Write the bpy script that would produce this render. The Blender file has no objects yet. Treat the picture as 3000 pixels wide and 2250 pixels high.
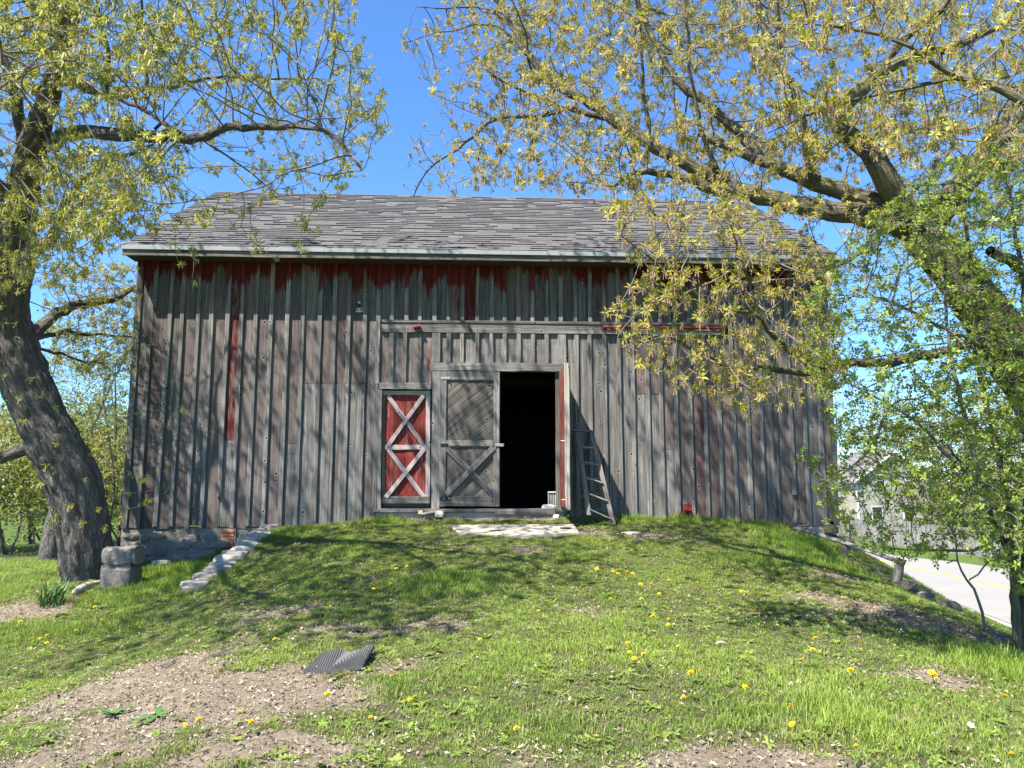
import bpy, bmesh, math, random
import numpy as np
from mathutils import Vector, noise as mnoise

random.seed(7)
RNG = np.random.default_rng(11)
S = bpy.context.scene
C = S.collection

# ------------------------------------------------------------------ camera
CAM = np.array([-0.3292, -14.4169, 0.4446])
YAW, PITCH, FPX = 0.0505, 0.1297, 2250.0
cam_data = bpy.data.cameras.new('camera')
cam = bpy.data.objects.new('camera', cam_data)
C.objects.link(cam)
cam.location = CAM
cam.rotation_euler = (math.pi / 2 + PITCH, 0, -YAW)
cam_data.sensor_width = 36.0
cam_data.lens = 36.0 * FPX / 3000.0
cam_data.clip_start = 0.05
cam_data.clip_end = 2000
S.camera = cam

# ------------------------------------------------------------------ sky, sun, exposure
SUN = np.array([-1.12, -1.0, 2.36])
SUN = SUN / np.linalg.norm(SUN)
world = bpy.data.worlds.new('World')
S.world = world
world.use_nodes = True
wn = world.node_tree
wn.nodes.clear()
w_out = wn.nodes.new('ShaderNodeOutputWorld')
w_bg = wn.nodes.new('ShaderNodeBackground')
w_sky = wn.nodes.new('ShaderNodeTexSky')
w_sky.sky_type = 'NISHITA'
w_sky.sun_disc = False
w_sky.sun_elevation = math.asin(SUN[2])
w_sky.sun_rotation = math.atan2(SUN[0], SUN[1]) % (2 * math.pi)
w_sky.altitude = 200
w_sky.air_density = 1.0
w_sky.dust_density = 0.0
w_sky.ozone_density = 4.5
w_bg.inputs['Strength'].default_value = 0.10
w_mul = wn.nodes.new('ShaderNodeVectorMath')
w_mul.operation = 'MULTIPLY'
w_mul.inputs[1].default_value = (0.60, 0.86, 1.12)   # deep clear spring blue
wn.links.new(w_sky.outputs[0], w_mul.inputs[0])
wn.links.new(w_mul.outputs[0], w_bg.inputs[0])
wn.links.new(w_bg.outputs[0], w_out.inputs[0])
sun_data = bpy.data.lights.new('sun', 'SUN')
sun_data.energy = 5.0
sun_data.angle = math.radians(0.53)
sun_data.color = (1.0, 0.955, 0.88)
sun = bpy.data.objects.new('sun', sun_data)
C.objects.link(sun)
sun.rotation_euler = Vector(-SUN).to_track_quat('-Z', 'Y').to_euler()
sun.location = (-12, -14, 25)
S.view_settings.view_transform = 'Standard'
S.view_settings.look = 'None'
S.view_settings.gamma = 1.0
S.view_settings.use_curve_mapping = False
S.view_settings.exposure = 1.5
try:
    S.cycles.max_bounces = 6
    S.cycles.diffuse_bounces = 3
    S.cycles.transmission_bounces = 3
    S.cycles.caustics_reflective = False
    S.cycles.caustics_refractive = False
except Exception:
    pass

# ------------------------------------------------------------------ helpers
_cp, _sp, _cy, _sy = math.cos(PITCH), math.sin(PITCH), math.cos(YAW), math.sin(YAW)
FW = np.array([_sy * _cp, _cy * _cp, _sp])
RT = np.array([_cy, -_sy, 0.0])
UPV = np.cross(RT, FW)


def ray(px, py):
    return FW + RT * ((px - 1500) / FPX) - UPV * ((py - 1125) / FPX)


def at(px, py, Y):
    """a point of the photograph on the vertical plane y = Y"""
    d = ray(px, py)
    return CAM + d * ((Y - CAM[1]) / d[1])


def dep(px, py, d):
    return CAM + ray(px, py) * d


def sstep(a, b, x):
    t = np.clip((x - a) / (b - a), 0, 1)
    return t * t * (3 - 2 * t)


def vnoise(x, y, seed=0):
    x = np.asarray(x, float); y = np.asarray(y, float)
    xi = np.floor(x).astype(np.int64); yi = np.floor(y).astype(np.int64)
    fx = x - xi; fy = y - yi
    fx = fx * fx * (3 - 2 * fx); fy = fy * fy * (3 - 2 * fy)

    def h(a, b):
        n = (a * 374761393 + b * 668265263 + seed * 1442695041) & 0xffffffff
        n = ((n ^ (n >> 13)) * 1274126177) & 0xffffffff
        return ((n ^ (n >> 16)) & 0xffff) / 65535.0
    return (h(xi, yi) * (1 - fx) + h(xi + 1, yi) * fx) * (1 - fy) + (h(xi, yi + 1) * (1 - fx) + h(xi + 1, yi + 1) * fx) * fy


def fbm(x, y, seed=0, o=4):
    s = 0; a = 0.5; f = 1.0
    for i in range(o):
        s = s + a * vnoise(np.asarray(x) * f, np.asarray(y) * f, seed + i * 17); a *= 0.5; f *= 2.03
    return s


WLOC = {}


def base_of(parent):
    return WLOC.get(parent.name, np.zeros(3)) if parent else np.zeros(3)


def link(name, me, parent=None):
    o = bpy.data.objects.new(name, me)
    C.objects.link(o)
    if parent is not None:
        o.parent = parent
        WLOC[o.name] = base_of(parent)
    return o


def mesh(name, V, Fc, m, parent=None, attrs=None, smooth=False, origin=None, props=None):
    """one mesh object; V in world coordinates"""
    V = np.asarray(V, float).reshape(-1, 3)
    b = base_of(parent) if parent is not None else (np.asarray(origin, float) if origin is not None else np.zeros(3))
    me = bpy.data.meshes.new(name)
    if isinstance(Fc, np.ndarray):
        k = Fc.shape[1]
        nf = Fc.shape[0]
        me.vertices.add(len(V)); me.vertices.foreach_set('co', (V - b).astype(np.float32).ravel())
        me.loops.add(nf * k); me.loops.foreach_set('vertex_index', Fc.astype(np.int32).ravel())
        me.polygons.add(nf)
        me.polygons.foreach_set('loop_start', np.arange(0, nf * k, k, dtype=np.int32))
        try:
            me.polygons.foreach_set('loop_total', np.full(nf, k, dtype=np.int32))
        except Exception:
            pass
        me.update(calc_edges=True)
        me.validate()
        if not smooth:
            me.shade_flat()
    else:
        me.from_pydata([tuple(v) for v in (V - b)], [], Fc)
        me.update()
    if attrs:
        for an, (typ, dom, arr) in attrs.items():
            a = me.attributes.new(an, typ, dom)
            a.data.foreach_set('vector' if typ == 'FLOAT_VECTOR' else 'value', np.asarray(arr, np.float32).ravel())
    if smooth:
        me.polygons.foreach_set('use_smooth', np.ones(len(me.polygons), dtype=bool))
    if m is not None:
        me.materials.append(m)
    o = link(name, me, parent)
    if parent is None:
        o.location = b
        WLOC[o.name] = b
    if props:
        for kk, vv in props.items():
            o[kk] = vv
    return o


def tag(o, label=None, cat=None, group=None, kind=None):
    if label: o['label'] = label
    if cat: o['category'] = cat
    if group: o['group'] = group
    if kind: o['kind'] = kind
    return o


def thing(name, label, cat, loc=(0, 0, 0), group=None):
    o = bpy.data.objects.new(name, None)
    o.empty_display_size = 0.2
    C.objects.link(o)
    o.location = loc
    WLOC[o.name] = np.asarray(loc, float)
    return tag(o, label, cat, group)


def nrm(v):
    v = np.asarray(v, float)
    return v / (np.linalg.norm(v) + 1e-12)


# ------------------------------------------------------------------ material helpers
class G:
    def __init__(self, name):
        self.m = bpy.data.materials.new(name)
        self.m.use_nodes = True
        self.t = self.m.node_tree
        self.t.nodes.clear()
        self.out = self.t.nodes.new('ShaderNodeOutputMaterial')

    def n(self, typ, ins=None, **kw):
        nd = self.t.nodes.new(typ)
        for k, v in kw.items():
            setattr(nd, k, v)
        for k, v in (ins or {}).items():
            s = nd.inputs[k]
            if hasattr(v, 'node') or hasattr(v, 'is_output'):
                self.t.links.new(v, s)
            else:
                s.default_value = v
        return nd

    def math(self, op, a, b=0.0, clamp=False):
        return self.n('ShaderNodeMath', {0: a, 1: b}, operation=op, use_clamp=clamp).outputs[0]

    def mixc(self, f, a, b, blend='MIX'):
        nd = self.n('ShaderNodeMix', data_type='RGBA', blend_type=blend)
        for idx, v in ((0, f), (6, a), (7, b)):
            if hasattr(v, 'is_output'):
                self.t.links.new(v, nd.inputs[idx])
            else:
                nd.inputs[idx].default_value = v if idx == 0 else tuple(v) + ((1.0,) if len(v) == 3 else ())
        return nd.outputs[2]

    def ramp(self, f, stops, interp='LINEAR'):
        nd = self.n('ShaderNodeValToRGB', {0: f})
        cr = nd.color_ramp
        cr.interpolation = interp
        while len(cr.elements) < len(stops):
            cr.elements.new(0.5)
        for e, (p, c) in zip(cr.elements, stops):
            e.position = p
            e.color = (c, c, c, 1) if not hasattr(c, '__len__') else tuple(c) + (1,)
        return nd.outputs[0]

    def attr(self, name, typ='GEOMETRY', out=2):
        return self.n('ShaderNodeAttribute', attribute_name=name, attribute_type=typ).outputs[out]

    def noise(self, vec, scale, detail=4, rough=0.55, dist=0.0):
        return self.n('ShaderNodeTexNoise', {'Vector': vec, 'Scale': scale, 'Detail': detail, 'Roughness': rough, 'Distortion': dist}).outputs[0]

    def vmul(self, v, s):
        return self.n('ShaderNodeVectorMath', {0: v, 1: s}, operation='MULTIPLY').outputs[0]

    def vadd(self, v, s):
        return self.n('ShaderNodeVectorMath', {0: v, 1: s}, operation='ADD').outputs[0]

    def pos(self):
        return self.n('ShaderNodeNewGeometry').outputs['Position']

    def objc(self):
        return self.n('ShaderNodeTexCoord').outputs['Object']

    def bump(self, h, strength=0.4, dist=0.01):
        return self.n('ShaderNodeBump', {'Height': h, 'Strength': strength, 'Distance': dist}).outputs[0]

    def finish(self, color, rough=0.8, normal=None, spec=0.3, metal=0.0):
        b = self.n('ShaderNodeBsdfPrincipled')
        for k, v in (('Base Color', color), ('Roughness', rough), ('Specular IOR Level', spec), ('Metallic', metal)):
            if hasattr(v, 'is_output'):
                self.t.links.new(v, b.inputs[k])
            else:
                b.inputs[k].default_value = (tuple(v) + (1,)) if hasattr(v, '__len__') else v
        if normal is not None:
            self.t.links.new(normal, b.inputs['Normal'])
        self.t.links.new(b.outputs[0], self.out.inputs[0])
        return self.m


def simple(name, col, rough=0.7, var=0.25, scale=8.0, metal=0.0, bump=0.2, spec=0.3):
    g = G(name)
    p = g.objc()
    a = g.noise(p, scale, 6, 0.65)
    c = g.mixc(a, tuple(max(0, x * (1 - var)) for x in col), tuple(min(1, x * (1 + var)) for x in col))
    return g.finish(c, rough, g.bump(g.noise(p, scale * 5, 5, 0.7), bump, 0.004), spec, metal)


def wood_material(name, dark=(0.034, 0.030, 0.027), mid=(0.142, 0.131, 0.121), light=(0.40, 0.375, 0.35),
                  red_col=(0.125, 0.012, 0.010), eave_red=True):
    """weathered board: grain runs along the z of the 'grain' attribute (metres)"""
    g = G(name)
    gr = g.attr('grain', out=1)
    red = g.attr('red', 'OBJECT')
    tone = g.attr('tone', 'OBJECT')
    brown = g.attr('brown', 'OBJECT')
    fine = g.noise(g.vmul(gr, (95, 60, 2.2)), 1.0, 5, 0.65, 0.3)
    mid_n = g.noise(g.vmul(gr, (28, 20, 0.9)), 1.0, 4, 0.6, 0.5)
    blot = g.noise(g.vmul(gr, (5, 5, 0.8)), 1.0, 4, 0.6)
    crack = g.noise(g.vmul(gr, (130, 60, 0.8)), 1.0, 3, 0.5)
    saw = g.noise(g.vmul(gr, (3, 3, 90)), 1.0, 2, 0.5)
    t = g.math('ADD', g.math('MULTIPLY', fine, 0.5), g.math('MULTIPLY', mid_n, 0.5))
    t = g.math('ADD', g.math('MULTIPLY', t, 0.75), g.math('MULTIPLY', blot, 0.32))
    t = g.math('ADD', t, g.math('MULTIPLY', g.math('SUBTRACT', saw, 0.5), 0.08))
    base = g.ramp(t, [(0.33, dark), (0.52, mid), (0.74, light)])
    # ghost of old paint in the pores
    gh = g.math('MULTIPLY', g.math('MULTIPLY', brown, g.ramp(mid_n, [(0.25, 0.35), (0.65, 1.0)])), 1.0, True)
    base = g.mixc(gh, base, g.mixc(fine, (0.085, 0.050, 0.042), (0.26, 0.175, 0.152)))
    # black water stains
    zpos = g.n('ShaderNodeSeparateXYZ', {0: g.pos()}).outputs[2]
    st = g.noise(g.vmul(gr, (9, 9, 0.55)), 1.0, 5, 0.7)
    topz = g.ramp(g.math('DIVIDE', zpos, 6.0), [(0.50, 0.0), (0.70, 1.0)])
    stain = g.math('MULTIPLY', g.ramp(st, [(0.52, 0.0), (0.68, 0.85)]), g.math('ADD', g.math('MULTIPLY', topz, 0.9), 0.25))
    base = g.mixc(stain, base, (0.032, 0.031, 0.032))
    # green algae and dirt splash on the lowest boards
    low = g.ramp(g.math('ADD', g.math('DIVIDE', zpos, 3.0), 0.3), [(0.12, 1.0), (0.42, 0.0)])
    alg = g.math('MULTIPLY', low, g.ramp(g.noise(g.vmul(gr, (6, 6, 2.0)), 1.0, 4, 0.6), [(0.42, 0.0), (0.68, 0.6)]))
    base = g.mixc(alg, base, (0.075, 0.072, 0.045))
    # knots
    gs_ = g.n('ShaderNodeSeparateXYZ', {0: gr})
    kv = g.n('ShaderNodeTexVoronoi', {'Vector': g.n('ShaderNodeCombineXYZ', {0: g.math('MULTIPLY', gs_.outputs[0], 3.4), 1: g.math('MULTIPLY', gs_.outputs[2], 2.6)}).outputs[0], 'Scale': 1.0, 'Randomness': 1.0}, voronoi_dimensions='2D')
    kd = kv.outputs['Distance']
    kr = g.n('ShaderNodeSeparateColor', {0: kv.outputs['Color']}).outputs[0]
    kon = g.ramp(kr, [(0.62, 0.0), (0.66, 1.0)])
    kd = g.math('ADD', kd, g.math('MULTIPLY', g.math('SUBTRACT', kr, .8), .12))
    kn = g.math('MULTIPLY', kon, g.ramp(kd, [(0.035, 1.0), (0.055, 0.0)]))
    ring = g.math('MULTIPLY', kon, g.ramp(kd, [(0.05, 0.0), (0.07, 0.5), (0.12, 0.0)]))
    base = g.mixc(ring, base, light)
    base = g.mixc(kn, base, (0.018, 0.015, 0.013))
    # cracks
    ck = g.ramp(crack, [(0.27, 1.0), (0.34, 0.0)])
    base = g.mixc(g.math('MULTIPLY', ck, 0.85), base, (0.02, 0.019, 0.018))
    # flaking red paint
    pn = g.math('ADD', g.math('MULTIPLY', g.noise(g.vmul(gr, (16, 10, 2.6)), 1.0, 6, 0.7), 0.62),
                g.math('MULTIPLY', g.noise(g.vmul(gr, (60, 30, 5.0)), 1.0, 4, 0.7), 0.38))
    if eave_red:
        band = g.ramp(g.math('DIVIDE', g.math('ADD', zpos, g.math('ADD', g.math('MULTIPLY', g.math('SUBTRACT', st, 0.5), 0.9), g.math('MULTIPLY', g.math('SUBTRACT', g.n('ShaderNodeObjectInfo').outputs['Random'], 0.5), 0.55))), 6.0),
                      [(0.68, 0.0), (0.76, 0.60)])
        redp = g.math('MAXIMUM', red, band)
    else:
        redp = red
    thr = g.math('SUBTRACT', g.math('ADD', pn, redp), 0.80)
    rm = g.math('MULTIPLY', thr, 9.0, True)
    rc = g.mixc(g.noise(g.vmul(gr, (30, 20, 3)), 1.0, 4, 0.6), tuple(x * 0.6 for x in red_col), tuple(x * 1.35 for x in red_col))
    base = g.mixc(g.math('MULTIPLY', rm, 0.93), base, rc)
    base = g.mixc(1.0, base, g.n('ShaderNodeCombineColor', {0: tone, 1: tone, 2: tone}).outputs[0], 'MULTIPLY')
    h = g.math('ADD', g.math('MULTIPLY', fine, 0.6), g.math('SUBTRACT', g.math('MULTIPLY', mid_n, 0.5), g.math('MULTIPLY', ck, 0.8)))
    h = g.math('SUBTRACT', h, g.math('MULTIPLY', kn, 0.5))
    return g.finish(base, 0.88, g.bump(h, 0.55, 0.006), 0.15)


WOOD = wood_material('weathered_wood')
WOOD_DARK = wood_material('weathered_wood_dark', dark=(0.034, 0.029, 0.024), mid=(0.122, 0.107, 0.093), light=(0.305, 0.274, 0.24), eave_red=False)
WOOD_PINK = wood_material('white_washed_wood', dark=(0.20, 0.14, 0.14), mid=(0.40, 0.32, 0.31), light=(0.56, 0.50, 0.48), eave_red=False)
WOOD_PALE = wood_material('pale_wood', dark=(0.16, 0.14, 0.11), mid=(0.34, 0.30, 0.24), light=(0.5, 0.46, 0.38), eave_red=False)


def board(name, p0, p1, width, thick, parent, mat=WOOD, normal=(0, -1, 0), red=0.0, brown=0.0, tone=1.0, seg=5,
          wob=0.003, seed=None, taper=0.0, ragged=0.0, label=None):
    """a plank from p0 to p1 (centre line of its back face), bulging out along normal by thick"""
    p0 = np.asarray(p0, float); p1 = np.asarray(p1, float)
    ax = nrm(p1 - p0); nn = nrm(normal); sd = np.cross(nn, ax)
    L = np.linalg.norm(p1 - p0)
    seed = random.random() * 900 if seed is None else seed
    r = np.random.default_rng(int(seed * 97) + 5)
    V = []; A = []
    ch = min(0.004, thick * 0.25)
    for i in range(seg + 1):
        t = i / seg
        c = p0 + ax * L * t
        w = width * 0.5 * (1 - taper * t)
        dl, dr = r.normal(0, wob, 2)
        dt = r.normal(0, wob * 0.7)
        rg = 0.0
        if ragged and i == 0:
            c = c + ax * 0
        ring = [(-w + dl, 0), (-w + dl, thick - ch + dt), (-w + dl + ch, thick + dt), (w + dr - ch, thick + dt), (w + dr, thick - ch + dt), (w + dr, 0)]
        for (s, n_) in ring:
            rr = r.uniform(-ragged, ragged) if (ragged and i == 0) else 0.0
            V.append(c + sd * s + nn * n_ + ax * rr)
            A.append((s + seed * 1.37, n_ + seed * 0.71, L * t + rr + seed * 2.1))
    Fc = []
    for i in range(seg):
        a = i * 6; b = a + 6
        for k in range(5):
            Fc.append((a + k, a + k + 1, b + k + 1, b + k))
        Fc.append((a + 5, a, b, b + 5))
    Fc.append((5, 4, 3, 2, 1, 0)); e = seg * 6
    Fc.append((e, e + 1, e + 2, e + 3, e + 4, e + 5))
    o = mesh(name, V, Fc, mat, parent, {'grain': ('FLOAT_VECTOR', 'POINT', A)}, props={'red': float(red), 'brown': float(brown), 'tone': float(tone)})
    # keep the faces outward
    bmn = bmesh.new(); bmn.from_mesh(o.data); bmesh.ops.recalc_face_normals(bmn, faces=bmn.faces); bmn.to_mesh(o.data); bmn.free()
    if label: o['label'] = label
    return o


def box(name, lo, hi, m, parent=None, bev=0.004, origin=None, jit=0.0):
    bm = bmesh.new()
    bmesh.ops.create_cube(bm, size=1.0)
    lo = np.asarray(lo, float); hi = np.asarray(hi, float)
    for v in bm.verts:
        for i in range(3):
            v.co[i] = (lo[i] + hi[i]) / 2 + v.co[i] * (hi[i] - lo[i]) + (random.uniform(-jit, jit) if jit else 0)
    if bev:
        bmesh.ops.bevel(bm, geom=bm.edges[:] , offset=bev, segments=1, affect='EDGES', profile=0.5)
    V = [v.co[:] for v in bm.verts]
    bm.verts.index_update()
    Fc = [[v.index for v in f.verts] for f in bm.faces]
    bm.free()
    return mesh(name, V, Fc, m, parent, origin=origin)


def tube_arrays(P, R, sides, cap=True, wob=0.0, rnd=None):
    """P (n,3), R (n,) -> verts, quads(with degenerate tri caps as quads)"""
    P = np.asarray(P, float); R = np.asarray(R, float); n = len(P)
    T = np.gradient(P, axis=0)
    T /= (np.linalg.norm(T, axis=1, keepdims=True) + 1e-9)
    ref = np.array([0.0, 0.0, 1.0]) if abs(T[0, 2]) < 0.9 else np.array([1.0, 0, 0])
    u = np.cross(T[0], ref); u /= np.linalg.norm(u) + 1e-9
    U = [u]
    for i in range(1, n):
        u = U[-1] - T[i] * (U[-1] @ T[i])
        l = np.linalg.norm(u)
        u = u / l if l > 1e-6 else U[-1]
        U.append(u)
    U = np.array(U); W = np.cross(T, U)
    a = np.linspace(0, 2 * np.pi, sides, endpoint=False)
    rr = R[:, None] * np.ones(sides)[None]
    if wob and rnd is not None:
        rr = rr * (1 + rnd.normal(0, wob, rr.shape))
    V = P[:, None] + rr[:, :, None] * (np.cos(a)[None, :, None] * U[:, None] + np.sin(a)[None, :, None] * W[:, None])
    idx = np.arange(n * sides).reshape(n, sides)
    nx = np.roll(idx, -1, axis=1)
    F4 = np.stack([idx[:-1], nx[:-1], nx[1:], idx[1:]], -1).reshape(-1, 4)
    return V.reshape(-1, 3), F4


def tube(name, P, R, m, parent=None, sides=8, origin=None, smooth=True):
    P = np.asarray(P, float)
    R = np.full(len(P), R) if np.isscalar(R) else np.asarray(R, float)
    V, F4 = tube_arrays(P, R, sides)
    n = len(P)
    Fc = [tuple(f) for f in F4] + [tuple(range(sides))[::-1], tuple(range((n - 1) * sides, n * sides))]
    return mesh(name, V, Fc, m, parent, smooth=smooth, origin=origin)


def join_arrays(parts):
    V = []; Fc = []; o = 0
    for v, f in parts:
        V.append(v); Fc.append(f + o); o += len(v)
    return np.concatenate(V), np.concatenate(Fc)


def stone(name, c, size, m, parent=None, seed=0, sub=2, rough=0.22, flat=0.0, rot=0.0, tone=None, sq=0.55):
    bm = bmesh.new()
    bmesh.ops.create_icosphere(bm, subdivisions=sub, radius=1.0)
    V = []
    cr, sr = math.cos(rot), math.sin(rot)
    for v in bm.verts:
        p = Vector(v.co)
        # squared-off boulder
        q = Vector([math.copysign(abs(x) ** sq, x) for x in p])
        k = 1 + rough * (mnoise.noise(p * 1.3 + Vector((seed * 3.7, seed, 0))) + 0.5 * mnoise.noise(p * 3.1 + Vector((0, seed * 2.3, seed))))
        q = q * k
        x, y, z = q.x * size[0] / 2, q.y * size[1] / 2, q.z * size[2] / 2
        V.append((c[0] + x * cr - y * sr, c[1] + x * sr + y * cr, c[2] + z))
    Fc = [[v.index for v in f.verts] for f in bm.faces]
    bm.free()
    return mesh(name, V, Fc, m, parent, origin=c if parent is None else None, props={'tone': float(tone if tone is not None else random.uniform(0.75, 1.15))})

# ------------------------------------------------------------------ terrain
DZ_X = [-16, -12, -9, -7.5, -6.5, -5.2, -4.3, -3.2, -2.2, 0, 2.5, 4.5, 5.6, 6.4, 7.2, 8.5, 11, 16]
DZ_B = [-1.0, -0.95, -0.85, -0.78, -0.68, -0.66, -0.58, -0.28, -0.08, 0, -0.04, -0.2, -0.42, -0.72, -1.1, -1.75, -2.4, -3.0]
DZ_A = [-1.0, -0.95, -0.85, -0.78, -0.68, -0.45, -0.24, -0.14, -0.05, 0, -0.02, -0.12, -0.24, -0.42, -0.85, -1.6, -2.4, -3.0]


def wall_line(y):
    return -3.92 + 0.15 * y


def ground(x, y, bumps=True):
    x = np.asarray(x, float); y = np.asarray(y, float)
    zc = np.interp(y, [-60, -14.4, -10, -5, -1.4, 0, 4, 9, 20], [-1.7, -1.28, -1.13, -0.76, -0.33, -0.15, -0.4, -1.2, -1.7])
    b = np.interp(x, DZ_X, DZ_B); a = np.interp(x, DZ_X, DZ_A)
    t = sstep(-3.0, -0.5, y)
    right = b * (1 - t) + a * t
    xl = wall_line(y)
    m = sstep(-0.16, 0.1, x - xl)
    left = np.where(x < -2, b - 0.1 * t, b)
    dz = right * m + left * (1 - m)
    near = sstep(-6.5, -11.0, y)
    dz = dz * (1 - 0.35 * near * (np.abs(x) < 9))
    zf = np.interp(x, [-9, 8, 16], [-1.65, -1.9, -4.2])
    s = np.maximum(np.maximum((-x - 7.0) / 5, (x - 7.5) / 7), (y - 3) / 9)
    s = sstep(0, 1, s)
    z = (zc + dz) * (1 - s) + zf * s
    if bumps:
        z = z + (fbm(x * 1.3, y * 1.3, 3) - 0.47) * 0.09 * (1 - s * 0.5) + (fbm(x * 7, y * 7, 9, 3) - 0.44) * 0.025
    return z


def hit(px, py, n=900, tmax=70):
    d = ray(px, py)
    t = np.linspace(2.5, tmax, n * 4)
    P = CAM[None] + d[None] * t[:, None]
    below = P[:, 2] < ground(P[:, 0], P[:, 1])
    i = int(np.argmax(below)) if below.any() else len(t) - 1
    x, y = P[i, 0], P[i, 1]
    return np.array([x, y, float(ground(x, y))])


def grid_axis(lo, hi, st, far, g=1.22):
    a = list(np.arange(lo, hi + 1e-6, st))
    s = st; x = a[-1]
    while x < far:
        s *= g; x += s; a.append(x)
    s = st; x = a[0]; pre = []
    while x > -far:
        s *= g; x -= s; pre.append(x)
    return np.array(pre[::-1] + a)


gx = grid_axis(-10.5, 9.5, 0.07, 500)
gy = grid_axis(-11.5, 0.4, 0.07, 500)
GX, GY = np.meshgrid(gx, gy)
GZ = ground(GX, GY)

# bare earth, read off the photograph: (px, py, half width m, half depth m, strength)
BARE_PX = [(330, 2010, 1.15, .55, 1.25), (620, 2040, 1.0, .6, 1.3), (830, 2055, .8, .5, 1.15), (520, 1970, .6, .3, 1.0), (170, 2080, .7, .45, .8),
           (1500, 1518, 1.25, .28, 1.1), (1250, 1518, .6, .22, .7), (1680, 1560, .7, .35, .85), (1900, 1570, .8, .3, .75), (1850, 1564, .4, .2, .9),
           (1545, 1612, .5, .35, .75), (2150, 2235, .55, .16, 1.0), (300, 2200, .8, .5, .75), (800, 2200, .9, .4, .7), (1500, 2230, .5, .3, .45),
           (1150, 1960, .4, .35, .8), (1010, 1850, .8, .4, .6), (780, 1800, .7, .4, .55), (1270, 1830, .5, .35, .65), (2700, 1990, .5, .3, .8),
           (60, 1790, .7, .5, 1.0), (200, 1760, .5, .3, .7), (2600, 1790, .9, .5, .75), (2800, 1850, .8, .45, .85), (2420, 1750, .5, .3, .6),
           (1650, 1790, .4, .3, .45), (1700, 2080, .5, .35, .5), (2500, 1700, .5, .35, .7), (1080, 1700, .4, .3, .5), (1880, 1985, .5, .3, .35)]


def bare_at(x, y):
    v = np.zeros_like(np.asarray(x, float))
    for (cx, cy, rx, ry, s) in BARE_W:
        v = np.maximum(v, s * np.exp(-(((x - cx) / rx) ** 2 + ((y - cy) / ry) ** 2) * 0.9))
    n = fbm(np.asarray(x) * 2.3, np.asarray(y) * 2.3, 21)
    n2 = fbm(np.asarray(x) * 0.8, np.asarray(y) * 0.8, 31)
    n3 = fbm(np.asarray(x) * 6.1, np.asarray(y) * 6.1, 71, 3)
    v = v + (n - 0.47) * 1.0 + (n2 - 0.47) * 0.5 + (n3 - .44) * .55
    return np.clip(v, 0, 1.3)


BARE_W = []
for (px, py, rx, ry, s) in BARE_PX:
    h_ = hit(px, py)
    BARE_W.append((h_[0], h_[1], rx, ry, s))

g = G('lawn_soil')
p = g.pos()
ba = g.attr('bare', out=2)
n1 = g.noise(p, 3.0, 6, 0.65); n2 = g.noise(p, 22.0, 6, 0.7); n3 = g.noise(p, 130.0, 4, 0.7)
turf = g.mixc(n2, (0.045, 0.06, 0.02), (0.16, 0.15, 0.07))
turf = g.mixc(g.ramp(n3, [(0.45, 0.0), (0.75, 0.7)]), turf, (0.27, 0.22, 0.14))
earth = g.mixc(n1, (0.21, 0.165, 0.11), (0.50, 0.41, 0.29))
earth = g.mixc(g.ramp(n2, [(0.35, 0.6), (0.62, 0.0)]), earth, (0.13, 0.095, 0.07))
peb = g.n('ShaderNodeTexVoronoi', {'Vector': p, 'Scale': 42.0})
earth = g.mixc(g.ramp(peb.outputs['Distance'], [(0.1, 0.55), (0.25, 0.0)]), earth, g.mixc(0.5, earth, (0.5, 0.45, 0.38)))
far = g.ramp(g.math('DIVIDE', g.n('ShaderNodeVectorMath', {0: p}, operation='LENGTH').outputs['Value'], 100.0), [(0.13, 0.0), (0.19, 1.0)])
fargrass = g.mixc(g.noise(p, 0.9, 5, 0.6), (0.055, 0.095, 0.02), (0.12, 0.17, 0.04))
turf = g.mixc(far, turf, fargrass)
bm_ = g.ramp(g.math('ADD', ba, g.math('MULTIPLY', g.math('SUBTRACT', n2, 0.5), 0.5)), [(0.32, 0.0), (0.62, 1.0)])
col = g.mixc(bm_, turf, earth)
hh = g.math('ADD', g.math('MULTIPLY', n2, 0.7), g.math('MULTIPLY', n3, 0.4))
M_GROUND = g.finish(col, 0.95, g.bump(hh, 1.0, 0.06), 0.1)

nyy, nxx = GX.shape
gi = np.arange(nyy * nxx).reshape(nyy, nxx)
GF = np.stack([gi[:-1, :-1], gi[:-1, 1:], gi[1:, 1:], gi[1:, :-1]], -1).reshape(-1, 4)
lawn = mesh('ground', np.stack([GX, GY, GZ], -1).reshape(-1, 3), GF, M_GROUND, None,
            {'bare': ('FLOAT', 'POINT', bare_at(GX, GY) * (np.hypot(GX, GY + 6) < 14))}, smooth=True)
lawn['kind'] = 'structure'

# ------------------------------------------------------------------ road
g = G('road_concrete')
p = g.pos()
n = g.noise(p, 0.6, 5, 0.6); n2 = g.noise(p, 9, 5, 0.7)
M_ROAD = g.finish(g.mixc(g.math('ADD', g.math('MULTIPLY', n, 0.6), g.math('MULTIPLY', n2, 0.4)), (0.19, 0.178, 0.155), (0.29, 0.272, 0.24)), 0.9, g.bump(n2, 0.2, 0.01), 0.2)
M_YELLOW = simple('road_paint_yellow', (0.62, 0.42, 0.06), 0.7, 0.3, 6)
M_TAR = simple('tar_seal', (0.06, 0.06, 0.058), 0.8)


def zroad(x, y):
    return ground(x, y, False) + 0.05


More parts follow.
